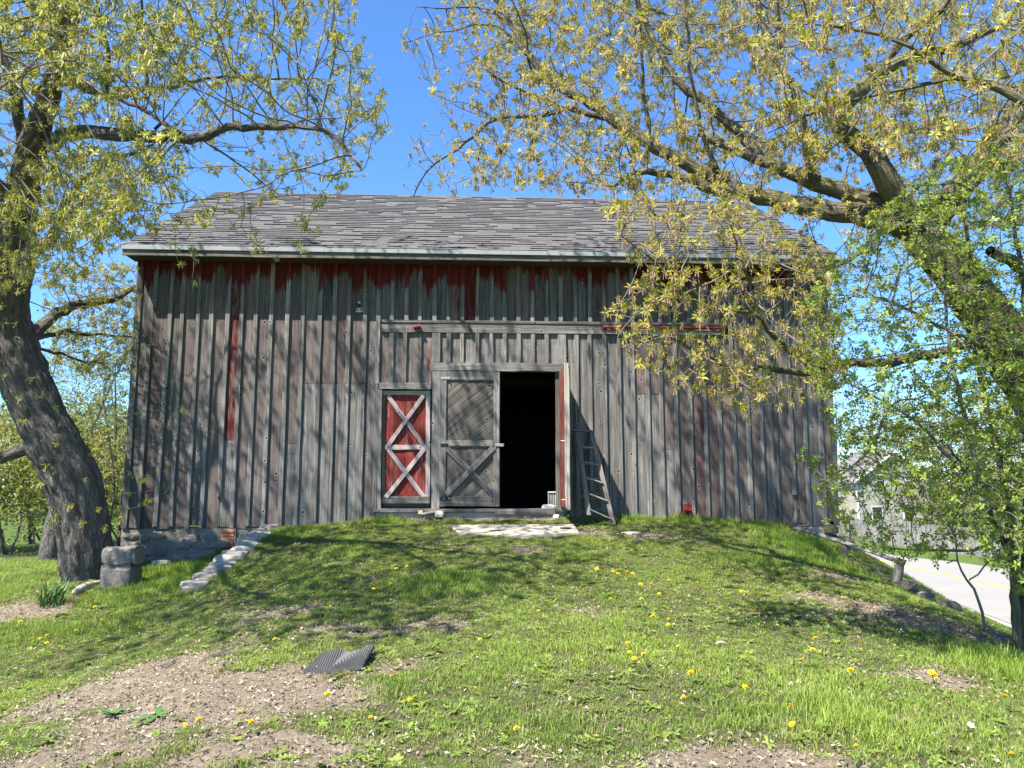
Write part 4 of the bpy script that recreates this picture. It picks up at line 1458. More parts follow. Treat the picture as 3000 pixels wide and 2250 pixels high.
def rand_rot(n, r, D=None, spread=.8):
    """frames whose z axis lies near D"""
    if D is None:
        D = r.normal(0, 1, (n, 3))
    z = D + r.normal(0, spread, (n, 3)) * .6
    z /= np.linalg.norm(z, axis=1, keepdims=True) + 1e-9
    t = r.normal(0, 1, (n, 3))
    x = np.cross(t, z); x /= np.linalg.norm(x, axis=1, keepdims=True) + 1e-9
    y = np.cross(z, x)
    return np.stack([x, y, z], -1)


def cluster_templates(kind, r, nvar=7):
    out = []
    for v in range(nvar):
        V, F_, K = [], [], []

        def leafq(o, d, w, L, up, k=0.0, droop=.2):
            d = nrm(d); s = nrm(np.cross(d, up)); b = len(V)
            mid = o + d * L * .45
            nn = np.cross(s, d)
            e = o + d * L - np.array(up) * droop * L
            V.extend([o, mid + s * w - nn * w * .3, e, mid - s * w - nn * w * .3])
            F_.append((b, b + 1, b + 2, b + 3)); K.extend([k] * 4)
        if kind == 'elder':
            n = r.integers(6, 10)
            for i in range(n):
                a = i / n * 6.283 + r.uniform(-.3, .3); el = r.uniform(-.25, .9)
                d = np.array([math.cos(a) * math.cos(el), math.sin(a) * math.cos(el), math.sin(el)])
                leafq(d * .006, d, r.uniform(.007, .0125), r.uniform(.045, .075), (0, 0, 1.0001), droop=r.uniform(0, .35))
            for i in range(r.integers(2, 6)):
                a = r.uniform(0, 6.28)
                b = len(V); o = np.array([math.cos(a) * .01, math.sin(a) * .01, 0])
                w = r.uniform(.003, .007); L = r.uniform(.03, .075)
                V.extend([o + (-w, 0, 0), o + (w, .002, 0), o + (w * .7 + math.cos(a) * .012, math.sin(a) * .012, -L), o + (-w * .7 + math.cos(a) * .012, math.sin(a) * .012, -L)])
                F_.append((b, b + 1, b + 2, b + 3)); K.extend([1.0] * 4)
        elif kind == 'oval':
            n = r.integers(3, 7)
            for i in range(n):
                a = i / n * 6.283 + r.uniform(-.4, .4); el = r.uniform(-.1, .9)
                d = np.array([math.cos(a) * math.cos(el), math.sin(a) * math.cos(el), math.sin(el)])
                leafq(d * .005, d, r.uniform(.010, .016), r.uniform(.032, .055), (0, 0, 1.0001), droop=r.uniform(-.1, .3))
        elif kind == 'far':
            for i in range(13):
                d = r.normal(0, 1, 3); o = r.normal(0, .17, 3)
                leafq(o, d, .035, .12, nrm(r.normal(0, 1, 3)), k=float(r.random() < .15))
        out.append((np.array(V), np.array(F_), np.array(K)))
    return out


def crown_mesh(name, P, D, kind, m, parent, r, size=(.8, 1.35), up=.5):
    T = cluster_templates(kind, r)
    n = len(P)
    DD = D * .5 + np.array([0, 0, up])
    Rm_ = rand_rot(n, r, DD)
    sc = r.uniform(*size, n)
    tint = np.clip(r.normal(.55, .25, n) , 0, 1)
    # broad light and dark sprays through the crown
    tint = np.clip(tint + (fbm(P[:, 0] * 1.2 + P[:, 1] * .7, P[:, 2] * 1.2, 5) - .47) * .9, 0, 1)
    var = r.integers(0, len(T), n)
    VV, FF, KK, TT = [], [], [], []
    o = 0
    for k, (tv, tf, tk) in enumerate(T):
        i = np.nonzero(var == k)[0]
        if not len(i): continue
        leafpart = tk < .5
        W = np.einsum('nij,vj->nvi', Rm_[i], tv) * sc[i, None, None]
        # tassels hang straight down whatever the twig does
        H_ = tv[None] * sc[i, None, None]
        W = np.where(leafpart[None, :, None], W, H_) if kind == 'elder' else W
        W = W + P[i][:, None]
        nv = len(tv)
        VV.append(W.reshape(-1, 3))
        FF.append((tf[None] + (np.arange(len(i)) * nv)[:, None, None] + o).reshape(-1, 4))
        KK.append(np.tile(tk, len(i))); TT.append(np.repeat(tint[i], nv))
        o += len(i) * nv
    ob = mesh(name, np.concatenate(VV), np.concatenate(FF), m, parent,
              {'tint': ('FLOAT', 'POINT', np.concatenate(TT)), 'kind_of': ('FLOAT', 'POINT', np.concatenate(KK))})
    ob['kind'] = 'stuff'
    return ob


def in_poly(poly, n, r):
    poly = np.asarray(poly, float)
    lo, hi = poly.min(0), poly.max(0)
    out = []
    while len(out) < n:
        q = r.uniform(lo, hi)
        inside = False; j = len(poly) - 1
        for i in range(len(poly)):
            if (poly[i, 1] > q[1]) != (poly[j, 1] > q[1]) and q[0] < (poly[j, 0] - poly[i, 0]) * (q[1] - poly[i, 1]) / (poly[j, 1] - poly[i, 1]) + poly[i, 0]:
                inside = not inside
            j = i
        if inside: out.append(q)
    return np.array(out)


def attract(poly, n, dr, r, clump=.0, bias=1.0):
    q = in_poly(poly, n, r)
    d = dr[0] + (dr[1] - dr[0]) * r.random(n) ** bias
    A = np.array([dep(a, b, c) for (a, b), c in zip(q, d)])
    if clump:
        nz = fbm(A[:, 0] * 1.1 + A[:, 1] * .8 + 30, A[:, 2] * 1.1 - A[:, 1] * .5 + 30, 88, 3)
        A = A[r.random(n) < np.clip((nz - .47) * 7 * clump + .62, .06, 1)]
    return A


def PL(lst, d0=None):
    """(px, py, depth, radius) list -> points, radii"""
    return np.array([dep(a, b, c) for a, b, c, _ in lst]), np.array([x[3] for x in lst])


def spread(pts, d, r):
    """(px, py) list with linear depth and radius"""
    n = len(pts)
    return [(a, b, d[0] + (d[1] - d[0]) * i / (n - 1), r[0] + (r[1] - r[0]) * i / (n - 1)) for i, (a, b) in enumerate(pts)]


# ---- the big leaning tree on the left
t = Tree(101)
base = dep(262, 1672, 12.7)
base[2] = gz(base[0], base[1])
trunk = [(262, 1715, 12.7, .43), (258, 1672, 12.7, .41), (250, 1580, 12.65, .385), (219, 1423, 12.6, .385), (155, 1290, 12.55, .38), (86, 1152, 12.5, .37), (40, 1030, 12.45, .36),
         (24, 940, 12.4, .32), (27, 850, 12.3, .285), (40, 760, 12.15, .275), (50, 680, 12.0, .265), (62, 600, 11.8, .24), (78, 500, 11.5, .215), (112, 380, 11.1, .17), (150, 260, 10.7, .14),
         (185, 130, 10.3, .12), (215, 0, 9.9, .10), (245, -150, 9.6, .08), (262, -350, 9.3, .05)]
L_tree = thing('leaning_tree', 'big leaning tree with furrowed trunk and yellow green spring leaves at the barn corner', 'tree', tuple(base))
tp, tr_ = PL(trunk)
tp = t.limb(tp, tr_, .07, 'trunk', .004)
trunk_o = limb_mesh('trunk', t.P.copy(), np.array(t.rad), M_BARK, L_tree, 64, .16, 2)
for lst in (spread([(150, 440), (170, 405), (230, 388), (300, 390), (400, 395), (500, 400), (560, 408), (620, 390), (680, 370), (760, 372), (850, 372), (930, 377), (1000, 420), (1060, 500)], (11.2, 8.6), (.115, .009)),
            spread([(90, 275), (117, 255), (190, 242), (240, 240), (290, 270), (340, 290), (400, 310), (450, 335), (500, 375), (540, 392)], (10.8, 9.6), (.05, .022)),
            spread([(300, 285), (380, 280), (430, 262), (480, 260), (560, 240), (640, 225), (760, 230), (900, 232)], (11, 11.6), (.045, .012)),
            spread([(45, 1000), (95, 985), (130, 945), (170, 915), (230, 890), (290, 885), (340, 872), (380, 850), (430, 835)], (12.6, 15.6), (.12, .055)),
            spread([(80, 1000), (110, 988), (160, 977), (200, 975), (260, 980), (330, 983), (395, 985)], (12.7, 15.2), (.05, .02)),
            spread([(90, 1015), (150, 1030), (190, 1040), (240, 1058), (300, 1065)], (12.7, 14.5), (.03, .012)),
            spread([(100, 1310), (40, 1330), (0, 1345), (-80, 1350)], (12.5, 12.6), (.11, .08)),
            spread([(40, 740), (100, 724), (135, 715), (160, 690), (175, 640), (190, 600), (230, 540), (330, 470), (450, 425)], (12.1, 10.2), (.12, .02)),
            spread([(75, 500), (60, 350), (20, 200), (-40, 60), (-120, -150)], (11.5, 10), (.10, .04)),
            spread([(150, 290), (174, 140), (130, 70), (95, 20), (60, -60)], (10.8, 10), (.085, .04)),
            spread([(315, 278), (318, 150), (300, 80), (285, 0), (275, -120)], (10.8, 10.4), (.035, .015)),
            spread([(430, 262), (428, 200), (420, 120), (415, 0), (420, -100)], (11.2, 10.8), (.028, .012)),
            spread([(460, 345), (520, 385), (601, 416), (678, 466), (768, 533), (813, 583)], (10.3, 9.6), (.022, .006)),
            spread([(60, 620), (-60, 520), (-200, 380), (-400, 200)], (12.3, 9.5), (.14, .04)),
            spread([(50, 700), (120, 660), (240, 600), (300, 560), (420, 520)], (12.3, 13.5), (.06, .012)),
            spread([(60, 620), (20, 560), (-60, 480), (-140, 300), (-160, 100)], (11.8, 7.5), (.08, .025))):
    a_, b_ = PL(lst)
    k = t.limb(a_, b_)
    limb_mesh('limb', k, t.limbs[-1][2], M_BARK, L_tree, 10, .05, len(t.limbs))
# a high limb reaching out over the lawn (above the frame)
ov = t.limb([dep(215, 20, 9.9), (-5.3, -5.4, 7.0), (-4.8, -6.6, 7.2), (-4.2, -8.0, 7.0)], [.07, .06, .04, .015])
limb_mesh('limb', ov, t.limbs[-1][2], M_BARK, L_tree, 8, .05, 77)
r_ = t.r
A = np.concatenate([
    attract([(-500, -500), (1000, -500), (1050, 0), (1110, 200), (1150, 340), (1090, 480), (1050, 550), (900, 590), (700, 560), (560, 610), (420, 690), (330, 750), (250, 800), (-100, 880), (-500, 900)], 14500, (7.6, 13.3), r_, .7),
    attract([(-300, -300), (520, -300), (560, 200), (480, 500), (300, 700), (-300, 800)], 4600, (5.5, 8.2), r_, .7),
    attract([(400, 600), (700, 560), (900, 560), (960, 700), (980, 800), (900, 790), (700, 720), (650, 860), (560, 850), (430, 800)], 26, (7.6, 9.4), r_),
    attract([(110, 780), (420, 760), (400, 1080), (330, 1120), (150, 1060)], 1000, (13.2, 15.5), r_),
    attract([(390, 1130), (560, 1180), (540, 1480), (400, 1500)], 10, (12.6, 13.0), r_),
    np.stack([r_.uniform(-8.5, -2.6, 2600), r_.uniform(-9.5, -3.0, 2600), r_.uniform(5.2, 8.6, 2600)], -1)])
t.grow(A, .12, .115, -.15)
t.finish_radii(.0036)
t.twig_mesh('twigs', M_TWIG, L_tree)
P_, D_ = t.leaf_sites(.0085, .32, 3, .03)
crown_mesh('foliage', P_, D_, 'elder', M_LEAF_L, L_tree, r_, (.55, 1.1))
print('left tree nodes', len(t.P), 'clusters', len(P_))
# leafy sprouts on the trunk
sp = []
for k in range(46):
    i = r_.integers(10, len(tp) // 2 + 6); a = r_.uniform(3.4, 6.0)
    q = tp[i] + np.array([math.cos(a), math.sin(a), .2]) * (np.interp(i, np.arange(len(tp)), t.limbs[0][2]) * 1.03 + r_.uniform(0, .12))
    sp.append(q)
crown_mesh('sprouts', np.array(sp), np.tile((0, -.6, .4), (len(sp), 1)), 'elder', M_LEAF_L, L_tree, r_, (.8, 1.5))

# ---- the tree on the right with long lichened limbs
t = Tree(202)
r_ = t.r
R_base = dep(3290, 1800, 9.2)
R_base[2] = gz(R_base[0], R_base[1])
R_tree = thing('spreading_tree', 'spreading tree on the right with lichened limbs reaching over the barn roof', 'tree', tuple(R_base))
tp, tr_ = PL([(3310, 1850, 9.2, .44), (3270, 1700, 9.15, .40), (3160, 1400, 9.0, .36), (3060, 1180, 8.9, .33), (2960, 1030, 8.85, .30), (2880, 910, 8.85, .27), (2800, 800, 8.9, .25), (2740, 730, 8.95, .23), (2690, 680, 9.0, .21)])
t.limb(tp, tr_, .07, 'trunk', .004)
limb_mesh('trunk', t.P.copy(), np.array(t.rad), M_BARK_R, R_tree, 48, .12, 5)
RL = [
    spread([(2720, 705), (2600, 655), (2490, 628), (2384, 606), (2294, 588), (2203, 568), (2113, 532), (2000, 470), (1904, 418), (1836, 378), (1768, 328), (1723, 296), (1633, 258), (1579, 194), (1520, 131), (1510, 90), (1480, 40), (1440, -20), (1400, -100)], (9.0, 10.8), (.135, .018)),
    spread([(1836, 370), (1790, 346), (1700, 330), (1642, 321), (1565, 341), (1452, 348), (1398, 389), (1339, 438), (1253, 497), (1212, 575)], (10.3, 11.4), (.052, .008)),
    spread([(1640, 321), (1588, 289), (1497, 249), (1430, 208), (1380, 154)], (10.7, 11.2), (.032, .008)),
    spread([(2203, 566), (2100, 560), (2000, 522), (1927, 502), (1836, 520), (1800, 545)], (9.4, 9.8), (.085, .02)),
    spread([(1845, 518), (1859, 542), (1877, 579), (1927, 633), (1972, 669)], (9.75, 9.4), (.03, .008)),
    spread([(2720, 700), (2588, 601), (2452, 556), (2316, 502), (2226, 470), (2136, 429), (2050, 388)], (9.0, 9.9), (.135, .045)),
    spread([(2240, 476), (2190, 410), (2136, 362), (2068, 298), (2000, 253), (1960, 200), (1900, 80), (1860, -20), (1800, -150)], (9.6, 10.6), (.08, .025)),
    spread([(2690, 680), (2650, 610), (2542, 438), (2488, 398), (2452, 343), (2520, 267), (2588, 203), (2678, 167), (2746, 149), (2814, 131), (2950, 60)], (9.0, 8.2), (.15, .03)),
    spread([(2588, 195), (2640, 120), (2678, 86), (2769, 27), (2810, -60)], (8.6, 8.0), (.05, .02)),
    spread([(2380, 520), (2344, 334), (2325, 253), (2271, 194), (2280, 90), (2271, 0), (2260, -120)], (9.2, 9.0), (.055, .025)),
    spread([(2245, 222), (2268, 150), (2240, 90), (2212, 0), (2190, -100)], (9.1, 9.4), (.05, .05)),
    spread([(3100, 320), (3000, 283), (2900, 250), (2814, 226), (2700, 160), (2600, 110), (2440, 75), (2330, 70)], (6.2, 6.9), (.045, .008)),
    spread([(2820, 226), (2700, 250), (2560, 280), (2440, 310), (2340, 350), (2250, 390)], (6.6, 7.2), (.022, .005)),
    spread([(2970, 1045), (2859, 1007), (2760, 1030), (2678, 1043), (2600, 1060), (2497, 1062), (2430, 1080), (2362, 1093), (2290, 1085), (2235, 1075), (2150, 1085), (2100, 1060), (2030, 1030), (1960, 985)], (8.7, 7.2), (.065, .012)),
    spread([(2440, 1078), (2362, 1060), (2294, 1013), (2250, 960), (2207, 917), (2150, 910), (2090, 892), (2012, 855), (1914, 765), (1876, 732), (1820, 690)], (7.7, 7.0), (.035, .007)),
    spread([(2210, 917), (2207, 890), (2188, 808), (2177, 776), (2164, 735), (2140, 660)], (7.3, 6.9), (.018, .006)),
    spread([(2010, 855), (2080, 830), (2150, 780), (2160, 700), (2230, 640)], (7.1, 6.9), (.012, .006)),
    spread([(3000, 1120), (3060, 1000), (3060, 860), (2990, 780), (2900, 735)], (8.8, 7.5), (.10, .05)),
    spread([(2700, 690), (2850, 500), (3000, 300), (3150, 60)], (9.0, 9.5), (.18, .09)),
    spread([(2600, 640), (2560, 700), (2490, 760), (2400, 800)], (9.0, 8.4), (.05, .012)),
    spread([(2110, 530), (2060, 400), (2030, 250), (2010, 60), (2000, -80)], (9.5, 9.3), (.035, .012)),
    spread([(1904, 418), (1890, 300), (1880, 180), (1870, 40), (1850, -60)], (10.0, 9.6), (.03, .01)),
    spread([(1640, 262), (1560, 210), (1540, 100), (1500, 0)], (10.6, 10.2), (.02, .008)),
    spread([(1525, 140), (1470, 85), (1400, 70), (1330, 90), (1280, 95), (1190, 125)], (10.7, 11.0), (.022, .006)),
    spread([(1480, 45), (1400, 20), (1300, 25), (1220, 20)], (10.75, 11.0), (.016, .006)),
]
for i, lst in enumerate(RL):
    a_, b_ = PL(lst)
    k = t.limb(a_, b_)
    limb_mesh('limb', k, t.limbs[-1][2], M_BARK_R, R_tree, 12 if lst[0][3] > .1 else 7, .06 if lst[0][3] > .1 else 0, 30 + i)
A = np.concatenate([
    attract([(1560, -300), (3300, -400), (3300, 650), (2900, 680), (2300, 620), (2000, 580), (1880, 600), (1740, 540), (1600, 500), (1500, 440), (1560, 200)], 15500, (7.6, 13.2), r_, .75, .8),
    attract([(1150, 100), (1300, 0), (1420, -100), (1580, -100), (1580, 460), (1450, 560), (1330, 400), (1300, 330)], 850, (10, 11.8), r_),
    attract([(1180, 380), (1330, 330), (1330, 560), (1180, 560)], 70, (11, 11.6), r_),
    attract([(1300, 420), (1900, 560), (1760, 580), (1500, 560), (1300, 580)], 240, (9.6, 11), r_),
    attract([(1740, 640), (1830, 570), (1960, 560), (2300, 600), (2480, 820), (2450, 1130), (2250, 1220), (2020, 1165), (1830, 1050), (1770, 900), (1860, 790)], 1150, (6.5, 7.7), r_),
    attract([(2000, -300), (3300, -300), (3300, 500), (2300, 450)], 1300, (5.3, 7.4), r_, 1.0),
    np.stack([r_.uniform(-.5, 5.0, 2400), r_.uniform(-4.5, -1.4, 2400), r_.uniform(7.2, 11.0, 2400)], -1)])
t.grow(A, .12, .11, -.04)
t.finish_radii(.0033)
t.twig_mesh('twigs', M_TWIG, R_tree)
P_, D_ = t.leaf_sites(.0085, .34, 3, .03)
# the outermost left twigs are still bare
bare_l = np.array([((q - CAM) @ RT) / ((q - CAM) @ FW) * FPX + 1500 for q in P_])
keep = (bare_l > 1430) | (r_.random(len(P_)) < np.interp(bare_l, [1180, 1430], [.18, .8]))
crown_mesh('foliage', P_[keep], D_[keep], 'elder', M_LEAF_R, R_tree, r_, (.55, 1.1))
print('right tree nodes', len(t.P), 'clusters', len(P_))

# ---- the leafy shrub on the right
t = Tree(303); r_ = t.r
S_base = hit(2975, 1905)
S_tree = thing('tall_shrub', 'tall many stemmed shrub with fresh round green leaves at the right edge of the lawn', 'shrub', tuple(S_base))
ds = float((S_base - CAM) @ FW)
print('shrub base', S_base, ds)
SL = [spread([(2985, 1900), (2975, 1780), (2968, 1650), (2955, 1500), (2930, 1350), (2890, 1180), (2860, 1000), (2850, 800), (2820, 620)], (ds, ds - .1), (.05, .015)),
      spread([(2995, 1890), (3005, 1700), (3010, 1500), (3020, 1300), (3010, 1050), (2990, 800), (2960, 560)], (ds, ds + .2), (.055, .015)),
      spread([(2985, 1720), (2950, 1600), (2910, 1530), (2895, 1440), (2840, 1380), (2760, 1290)], (ds, ds + .1), (.035, .012)),
      spread([(2925, 1550), (2860, 1610), (2760, 1612), (2660, 1610), (2560, 1600)], (ds, ds + .6), (.02, .006)),
      spread([(2890, 1430), (2800, 1360), (2700, 1250), (2600, 1180), (2480, 1120)], (ds, ds - .3), (.025, .006)),
      spread([(2860, 1000), (2760, 960), (2650, 900), (2540, 860)], (ds - .1, ds - .5), (.02, .006)),
      spread([(3010, 1300), (3080, 1150), (3120, 900), (3140, 600)], (ds, ds - .5), (.035, .01)),
      spread([(2600, 1190), (2560, 1300), (2480, 1380), (2400, 1420)], (ds - .2, ds - .2), (.014, .004)),
      spread([(2890, 1850), (2860, 1740), (2810, 1660), (2800, 1580)], (ds + .2, ds + .3), (.018, .006)),
      spread([(2850, 1700), (2900, 1640), (2940, 1600)], (ds + .2, ds + .3), (.01, .005)),
      spread([(2890, 1470), (2820, 1200), (2780, 1000), (2760, 800), (2720, 640)], (ds, ds + .4), (.028, .008))]
for i, lst in enumerate(SL):
    a_, b_ = PL(lst)
    k = t.limb(a_, b_, .1, wob=.006, attach=True)
    limb_mesh('stem', k, t.limbs[-1][2], M_TWIG if i > 2 else M_BARK_R, S_tree, 7, 0, 60 + i)
A = np.concatenate([
    attract([(2330, 880), (2520, 640), (2760, 470), (3080, 350), (3250, 700), (3250, 1700), (3020, 1740), (2860, 1640), (2760, 1560), (2560, 1420), (2430, 1250), (2350, 1100)], 7000, (ds - 1.3, ds + 1.3), r_),
    attract([(2700, 1100), (3150, 900), (3200, 1650), (2950, 1650), (2800, 1450)], 3600, (ds - 1.1, ds + 1.2), r_),
    attract([(2430, 1230), (2950, 1250), (2960, 1560), (2700, 1540), (2480, 1430)], 900, (ds - .6, ds + 1.2), r_),
    attract([(2330, 1300), (2560, 1380), (2800, 1560), (2760, 1680), (2600, 1640), (2440, 1580), (2380, 1450)], 480, (ds - .6, ds + .8), r_)])
t.grow(A, .09, .085, .02, jit=.35)
t.finish_radii(.0022)
t.twig_mesh('twigs', M_TWIG, S_tree)
P_, D_ = t.leaf_sites(.006, .5, 2, .022)
crown_mesh('foliage', P_, D_, 'oval', M_LEAF_S, S_tree, r_, (.6, 1.1), up=.35)
print('shrub nodes', len(t.P), 'clusters', len(P_))


# ---- generic plants for the background
def plant(name, label, cat, base, height, width, n, leafm, seed, kind='far', stems=3, size=(.5, 1.0), low=.1, step=.35, kill=.4, r0=.06, group=None, p=.6, bark=None, xy=None, twigm=None):
    t = Tree(seed); r = t.r
    base = np.asarray(base, float)
    root = thing(name, label, cat, tuple(base), group)
    for k in range(stems):
        a = r.uniform(0, 6.28); lean = r.uniform(.05, .28) * (stems > 1)
        top = base + np.array([math.cos(a) * width * lean, math.sin(a) * width * lean, height * r.uniform(.6, .85)])
        o_ = base + np.array([math.cos(a), math.sin(a), 0]) * .08 * (stems > 1)
        mid_ = (o_ + top) / 2 + r.normal(0, .06 * height, 3) * (1, 1, .2)
        kpts = t.limb([o_ - (0, 0, .1), (o_ + mid_) / 2 + r.normal(0, .02 * height, 3), mid_, top], [r0, r0 * .85, r0 * .6, r0 * .2], max(.2, height / 30), attach=False)
        limb_mesh('trunk' if stems == 1 else 'stem', kpts, t.limbs[-1][2], bark or M_BARK, root, 7, 0, seed + k)
    d = r.normal(0, 1, (n, 3)); d /= np.linalg.norm(d, axis=1, keepdims=True)
    rad = r.random(n) ** .45
    lump = .75 + .5 * fbm(d[:, 0] * 1.6 + 9, d[:, 2] * 1.6 + d[:, 1] * 1.3 + 9, seed, 3)
    A = base + np.array([0, 0, height * (low + (1 - low) / 2)]) + d * (rad * lump)[:, None] * np.array([width / 2, width / 2, height * (1 - low) / 2])
    t.grow(A, step, kill, -.02, jit=.3)
    t.finish_radii(.004)
    t.R = np.minimum(t.R, r0 * .6)
    t.twig_mesh('twigs', twigm or M_TWIG, root)
    P_, D_ = t.leaf_sites(.02, p)
    crown_mesh('foliage', P_, D_, kind, leafm, root, r, size)
    return root


def gp(px, py_ground, d):
    q = dep(px, py_ground, d)
    return (q[0], q[1], gz(q[0], q[1]))


# behind the leaning tree, beyond the left lawn
bushes = [(-120, 24, 5.2, 4.6, 'wide hazy bush at the far left edge beyond the lawn'), (20, 23, 4.6, 3.6, 'yellow green bush beyond the lawn, first left of the leaning trunk'),
          (140, 25.5, 5.0, 3.2, 'yellow green bush seen right behind the leaning trunk'), (250, 27, 5.4, 3.8, 'bush between the leaning trunk and the barn corner, near the trunk'),
          (360, 26, 4.8, 3.4, 'bush half hidden behind the left barn corner'), (-300, 23, 5.0, 4.0, 'bush past the left edge of the picture beyond the lawn')]
for i, (px, d, h_, w_, lb) in enumerate(bushes):
    plant('bush', lb, 'bush', gp(px, 1630, d), h_, w_, 900, M_LEAF_B, 400 + i, 'far', 5, (.8, 1.4), .05, .28, .34, .035, 'bushes beyond the left lawn')
thin = [(90, 27, 8.5, 5.0, 'thin tall sapling rising behind the leaning trunk'), (240, 24, 9.5, 4.5, 'thin leafy tree filling the gap between trunk and barn'), (370, 28, 9.0, 5.5, 'thin leafy tree rising behind the left barn corner')]
for i, (px, d, h_, w_, lb) in enumerate(thin):
    plant('thin_tree', lb, 'tree', gp(px, 1630, d), h_, w_, 700, M_LEAF_B, 430 + i, 'far', 2, (.5, .9), .22, .3, .36, .07, 'thin trees behind the left barn corner', p=.5)
q = gp(140, 1640, 21.5)
plant('dark_trunk_tree', 'small dark trunked tree at the far edge of the left lawn', 'tree', q, 4.6, 4.5, 220, M_LEAF_B, 450, 'far', 1, (.5, .9), .35, .3, .36, .27)
# suckers at the foot of the leaning tree
q = dep(330, 1600, 14.6); q[2] = gz(q[0], q[1])
plant('sapling_clump', 'clump of dark stemmed saplings between the leaning trunk and barn corner', 'sapling', tuple(q), 4.0, 2.2, 260, M_LEAF_L, 460, 'elder', 5, (.8, 1.3), .06, .14, .2, .028, p=.4)
# beyond the road
ft = [(2470, 62, 15.0, 7.0, M_LEAF_P, 'bare purplish budding tree beside the right barn corner', .17), (2620, 112, 18, 13, M_LEAF_B, 'pale green tree rising behind the beige house', .25), (2760, 105, 17, 14, M_LEAF_B, 'broad pale green tree behind the wooden fence', .25),
      (2900, 98, 17.5, 13, M_LEAF_B, 'yellow green tree over the fence behind the tall shrub', .25), (3050, 95, 18, 14, M_LEAF_B, 'yellow green tree past the right edge behind the tall shrub', .25), (2520, 118, 15, 10, M_LEAF_P, 'purplish budding tree behind the beige house', .2)]
for i, (px, d, h_, w_, lm, lb, r0) in enumerate(ft):
    q = dep(px, 1560, d)
    plant('far_tree', lb, 'tree', (q[0], q[1], gz(q[0], q[1])), h_, w_, 620, lm, 500 + i, 'far', 1, (2.2, 4.0) if lm is M_LEAF_B else (.8, 1.5), .18, .9, 1.0, r0, 'trees beyond the road', p=.75 if lm is M_LEAF_B else .5)
for i, (px, d, h_, w_, lm, lb) in enumerate(((2640, 96, 8.5, 9, M_LEAF_B, 'yellowish bush rising behind the board fence, right of the house'), (2740, 78, 7.0, 8, M_LEAF_P, 'brown budding bush behind the board fence'), (2830, 74, 7.5, 9, M_LEAF_B, 'yellowish bush behind the board fence, left of the shrub stems'),
                                              (2930, 70, 7.0, 8, M_LEAF_P, 'brown budding bush behind the board fence, seen between the shrub stems'), (3040, 66, 7.0, 8, M_LEAF_B, 'yellowish bush behind the board fence at the right edge'))):
    q = dep(px, 1560, d)
    plant('far_bush', lb, 'bush', (q[0], q[1], gz(q[0], q[1])), h_, w_, 420, lm, 560 + i, 'far', 4, (1.6, 2.8) if lm is M_LEAF_B else (1.0, 1.8), .02, .6, .7, .08, 'bushes behind the board fence', p=.8)
# hedge like mass closing the left horizon
for i, (px, d, h_, w_, lb) in enumerate(((-700, 45, 8, 12, 'broad far bush at the left horizon, outside the lawn'), (-100, 48, 7, 12, 'broad far bush on the horizon behind the left bushes'), (250, 50, 7.5, 12, 'broad far bush on the horizon behind the thin trees'))):
    plant('far_bush', lb, 'bush', gp(px, 1560, d), h_, w_, 380, M_LEAF_B, 540 + i, 'far', 4, (1.8, 3.2), .02, .6, .7, .08, 'far bushes on the left horizon', p=.8)

# ------------------------------------------------------------------ house and board fence beyond the road
g = G('beige_siding'); p = g.objc()
zz = g.n('ShaderNodeSeparateXYZ', {0: p}).outputs[2]
sw = g.math('FRACT', g.math('MULTIPLY', zz, 6.5))
c = g.mixc(g.ramp(sw, [(.0, .0), (.08, 1.0)]), (.2, .185, .15), (.40, .375, .315))
M_SIDING = g.finish(c, .7, g.bump(sw, .5, .03), .2)
M_HROOF = simple('house_roof', (.17, .155, .15), .95, .3, 3)
M_TRIM = simple('white_trim', (.78, .78, .76), .5, .06, 6)
g = G('window_glass'); M_GLASS = g.finish((.03, .04, .05), .08, None, .6)
hx = dep(2515, 1530, 82.0); zg = gz(hx[0], hx[1])
house = thing('house', 'beige sided house with a gable, white trim and grey roof beyond the road', 'house', (hx[0] + 4, hx[1], zg))
HX0, HY0 = hx[0], hx[1]
HW = 8.6
ez = float(dep(2515, 1409, 82)[2]); pk = ez + HW / 2 * .72
V = [(HX0, HY0, zg), (HX0 + HW, HY0, zg), (HX0 + HW, HY0, ez), (HX0 + HW / 2, HY0, pk), (HX0, HY0, ez)]
V += [(a, b + 9, c_) for a, b, c_ in V]
mesh('wall', V, [(0, 1, 2, 3, 4), (9, 8, 7, 6, 5), (0, 5, 6, 1), (1, 6, 7, 2), (0, 4, 9, 5)], M_SIDING, house)
for s_ in (0, 1):
    xa = HX0 - .4 if s_ == 0 else HX0 + HW + .4
    xm = HX0 + HW / 2
    za = ez - .4 * .72
    V = []
    for y_ in (HY0 - .35, HY0 + 9.3):
        V += [(xa, y_, za + .02), (xm, y_, pk + .02), (xm, y_, pk + .22), (xa, y_, za + .22)]
    mesh('roof', V, [(0, 1, 2, 3), (7, 6, 5, 4), (3, 2, 6, 7), (0, 4, 5, 1), (0, 3, 7, 4)], M_HROOF, house)
    V = [(xa, HY0 - .38, za - .05), (xm, HY0 - .38, pk - .05), (xm, HY0 - .38, pk + .23), (xa, HY0 - .38, za + .23)]
    V += [(a, b + .028, c_) for a, b, c_ in V]
    mesh('rake_board', V, [(0, 1, 2, 3), (7, 6, 5, 4), (0, 4, 5, 1), (3, 2, 6, 7)], M_TRIM, house)


def window(x, z, w, h_):
    f = box('window', (x, HY0 - .06, z), (x + w, HY0 - .005, z + h_), M_TRIM, house, .01)
    box('pane', (x + .08, HY0 - .075, z + .08), (x + w - .08, HY0 - .0605, z + h_ / 2 - .03), M_GLASS, f, 0)
    box('pane', (x + .08, HY0 - .075, z + h_ / 2 + .03), (x + w - .08, HY0 - .0605, z + h_ - .08), M_GLASS, f, 0)


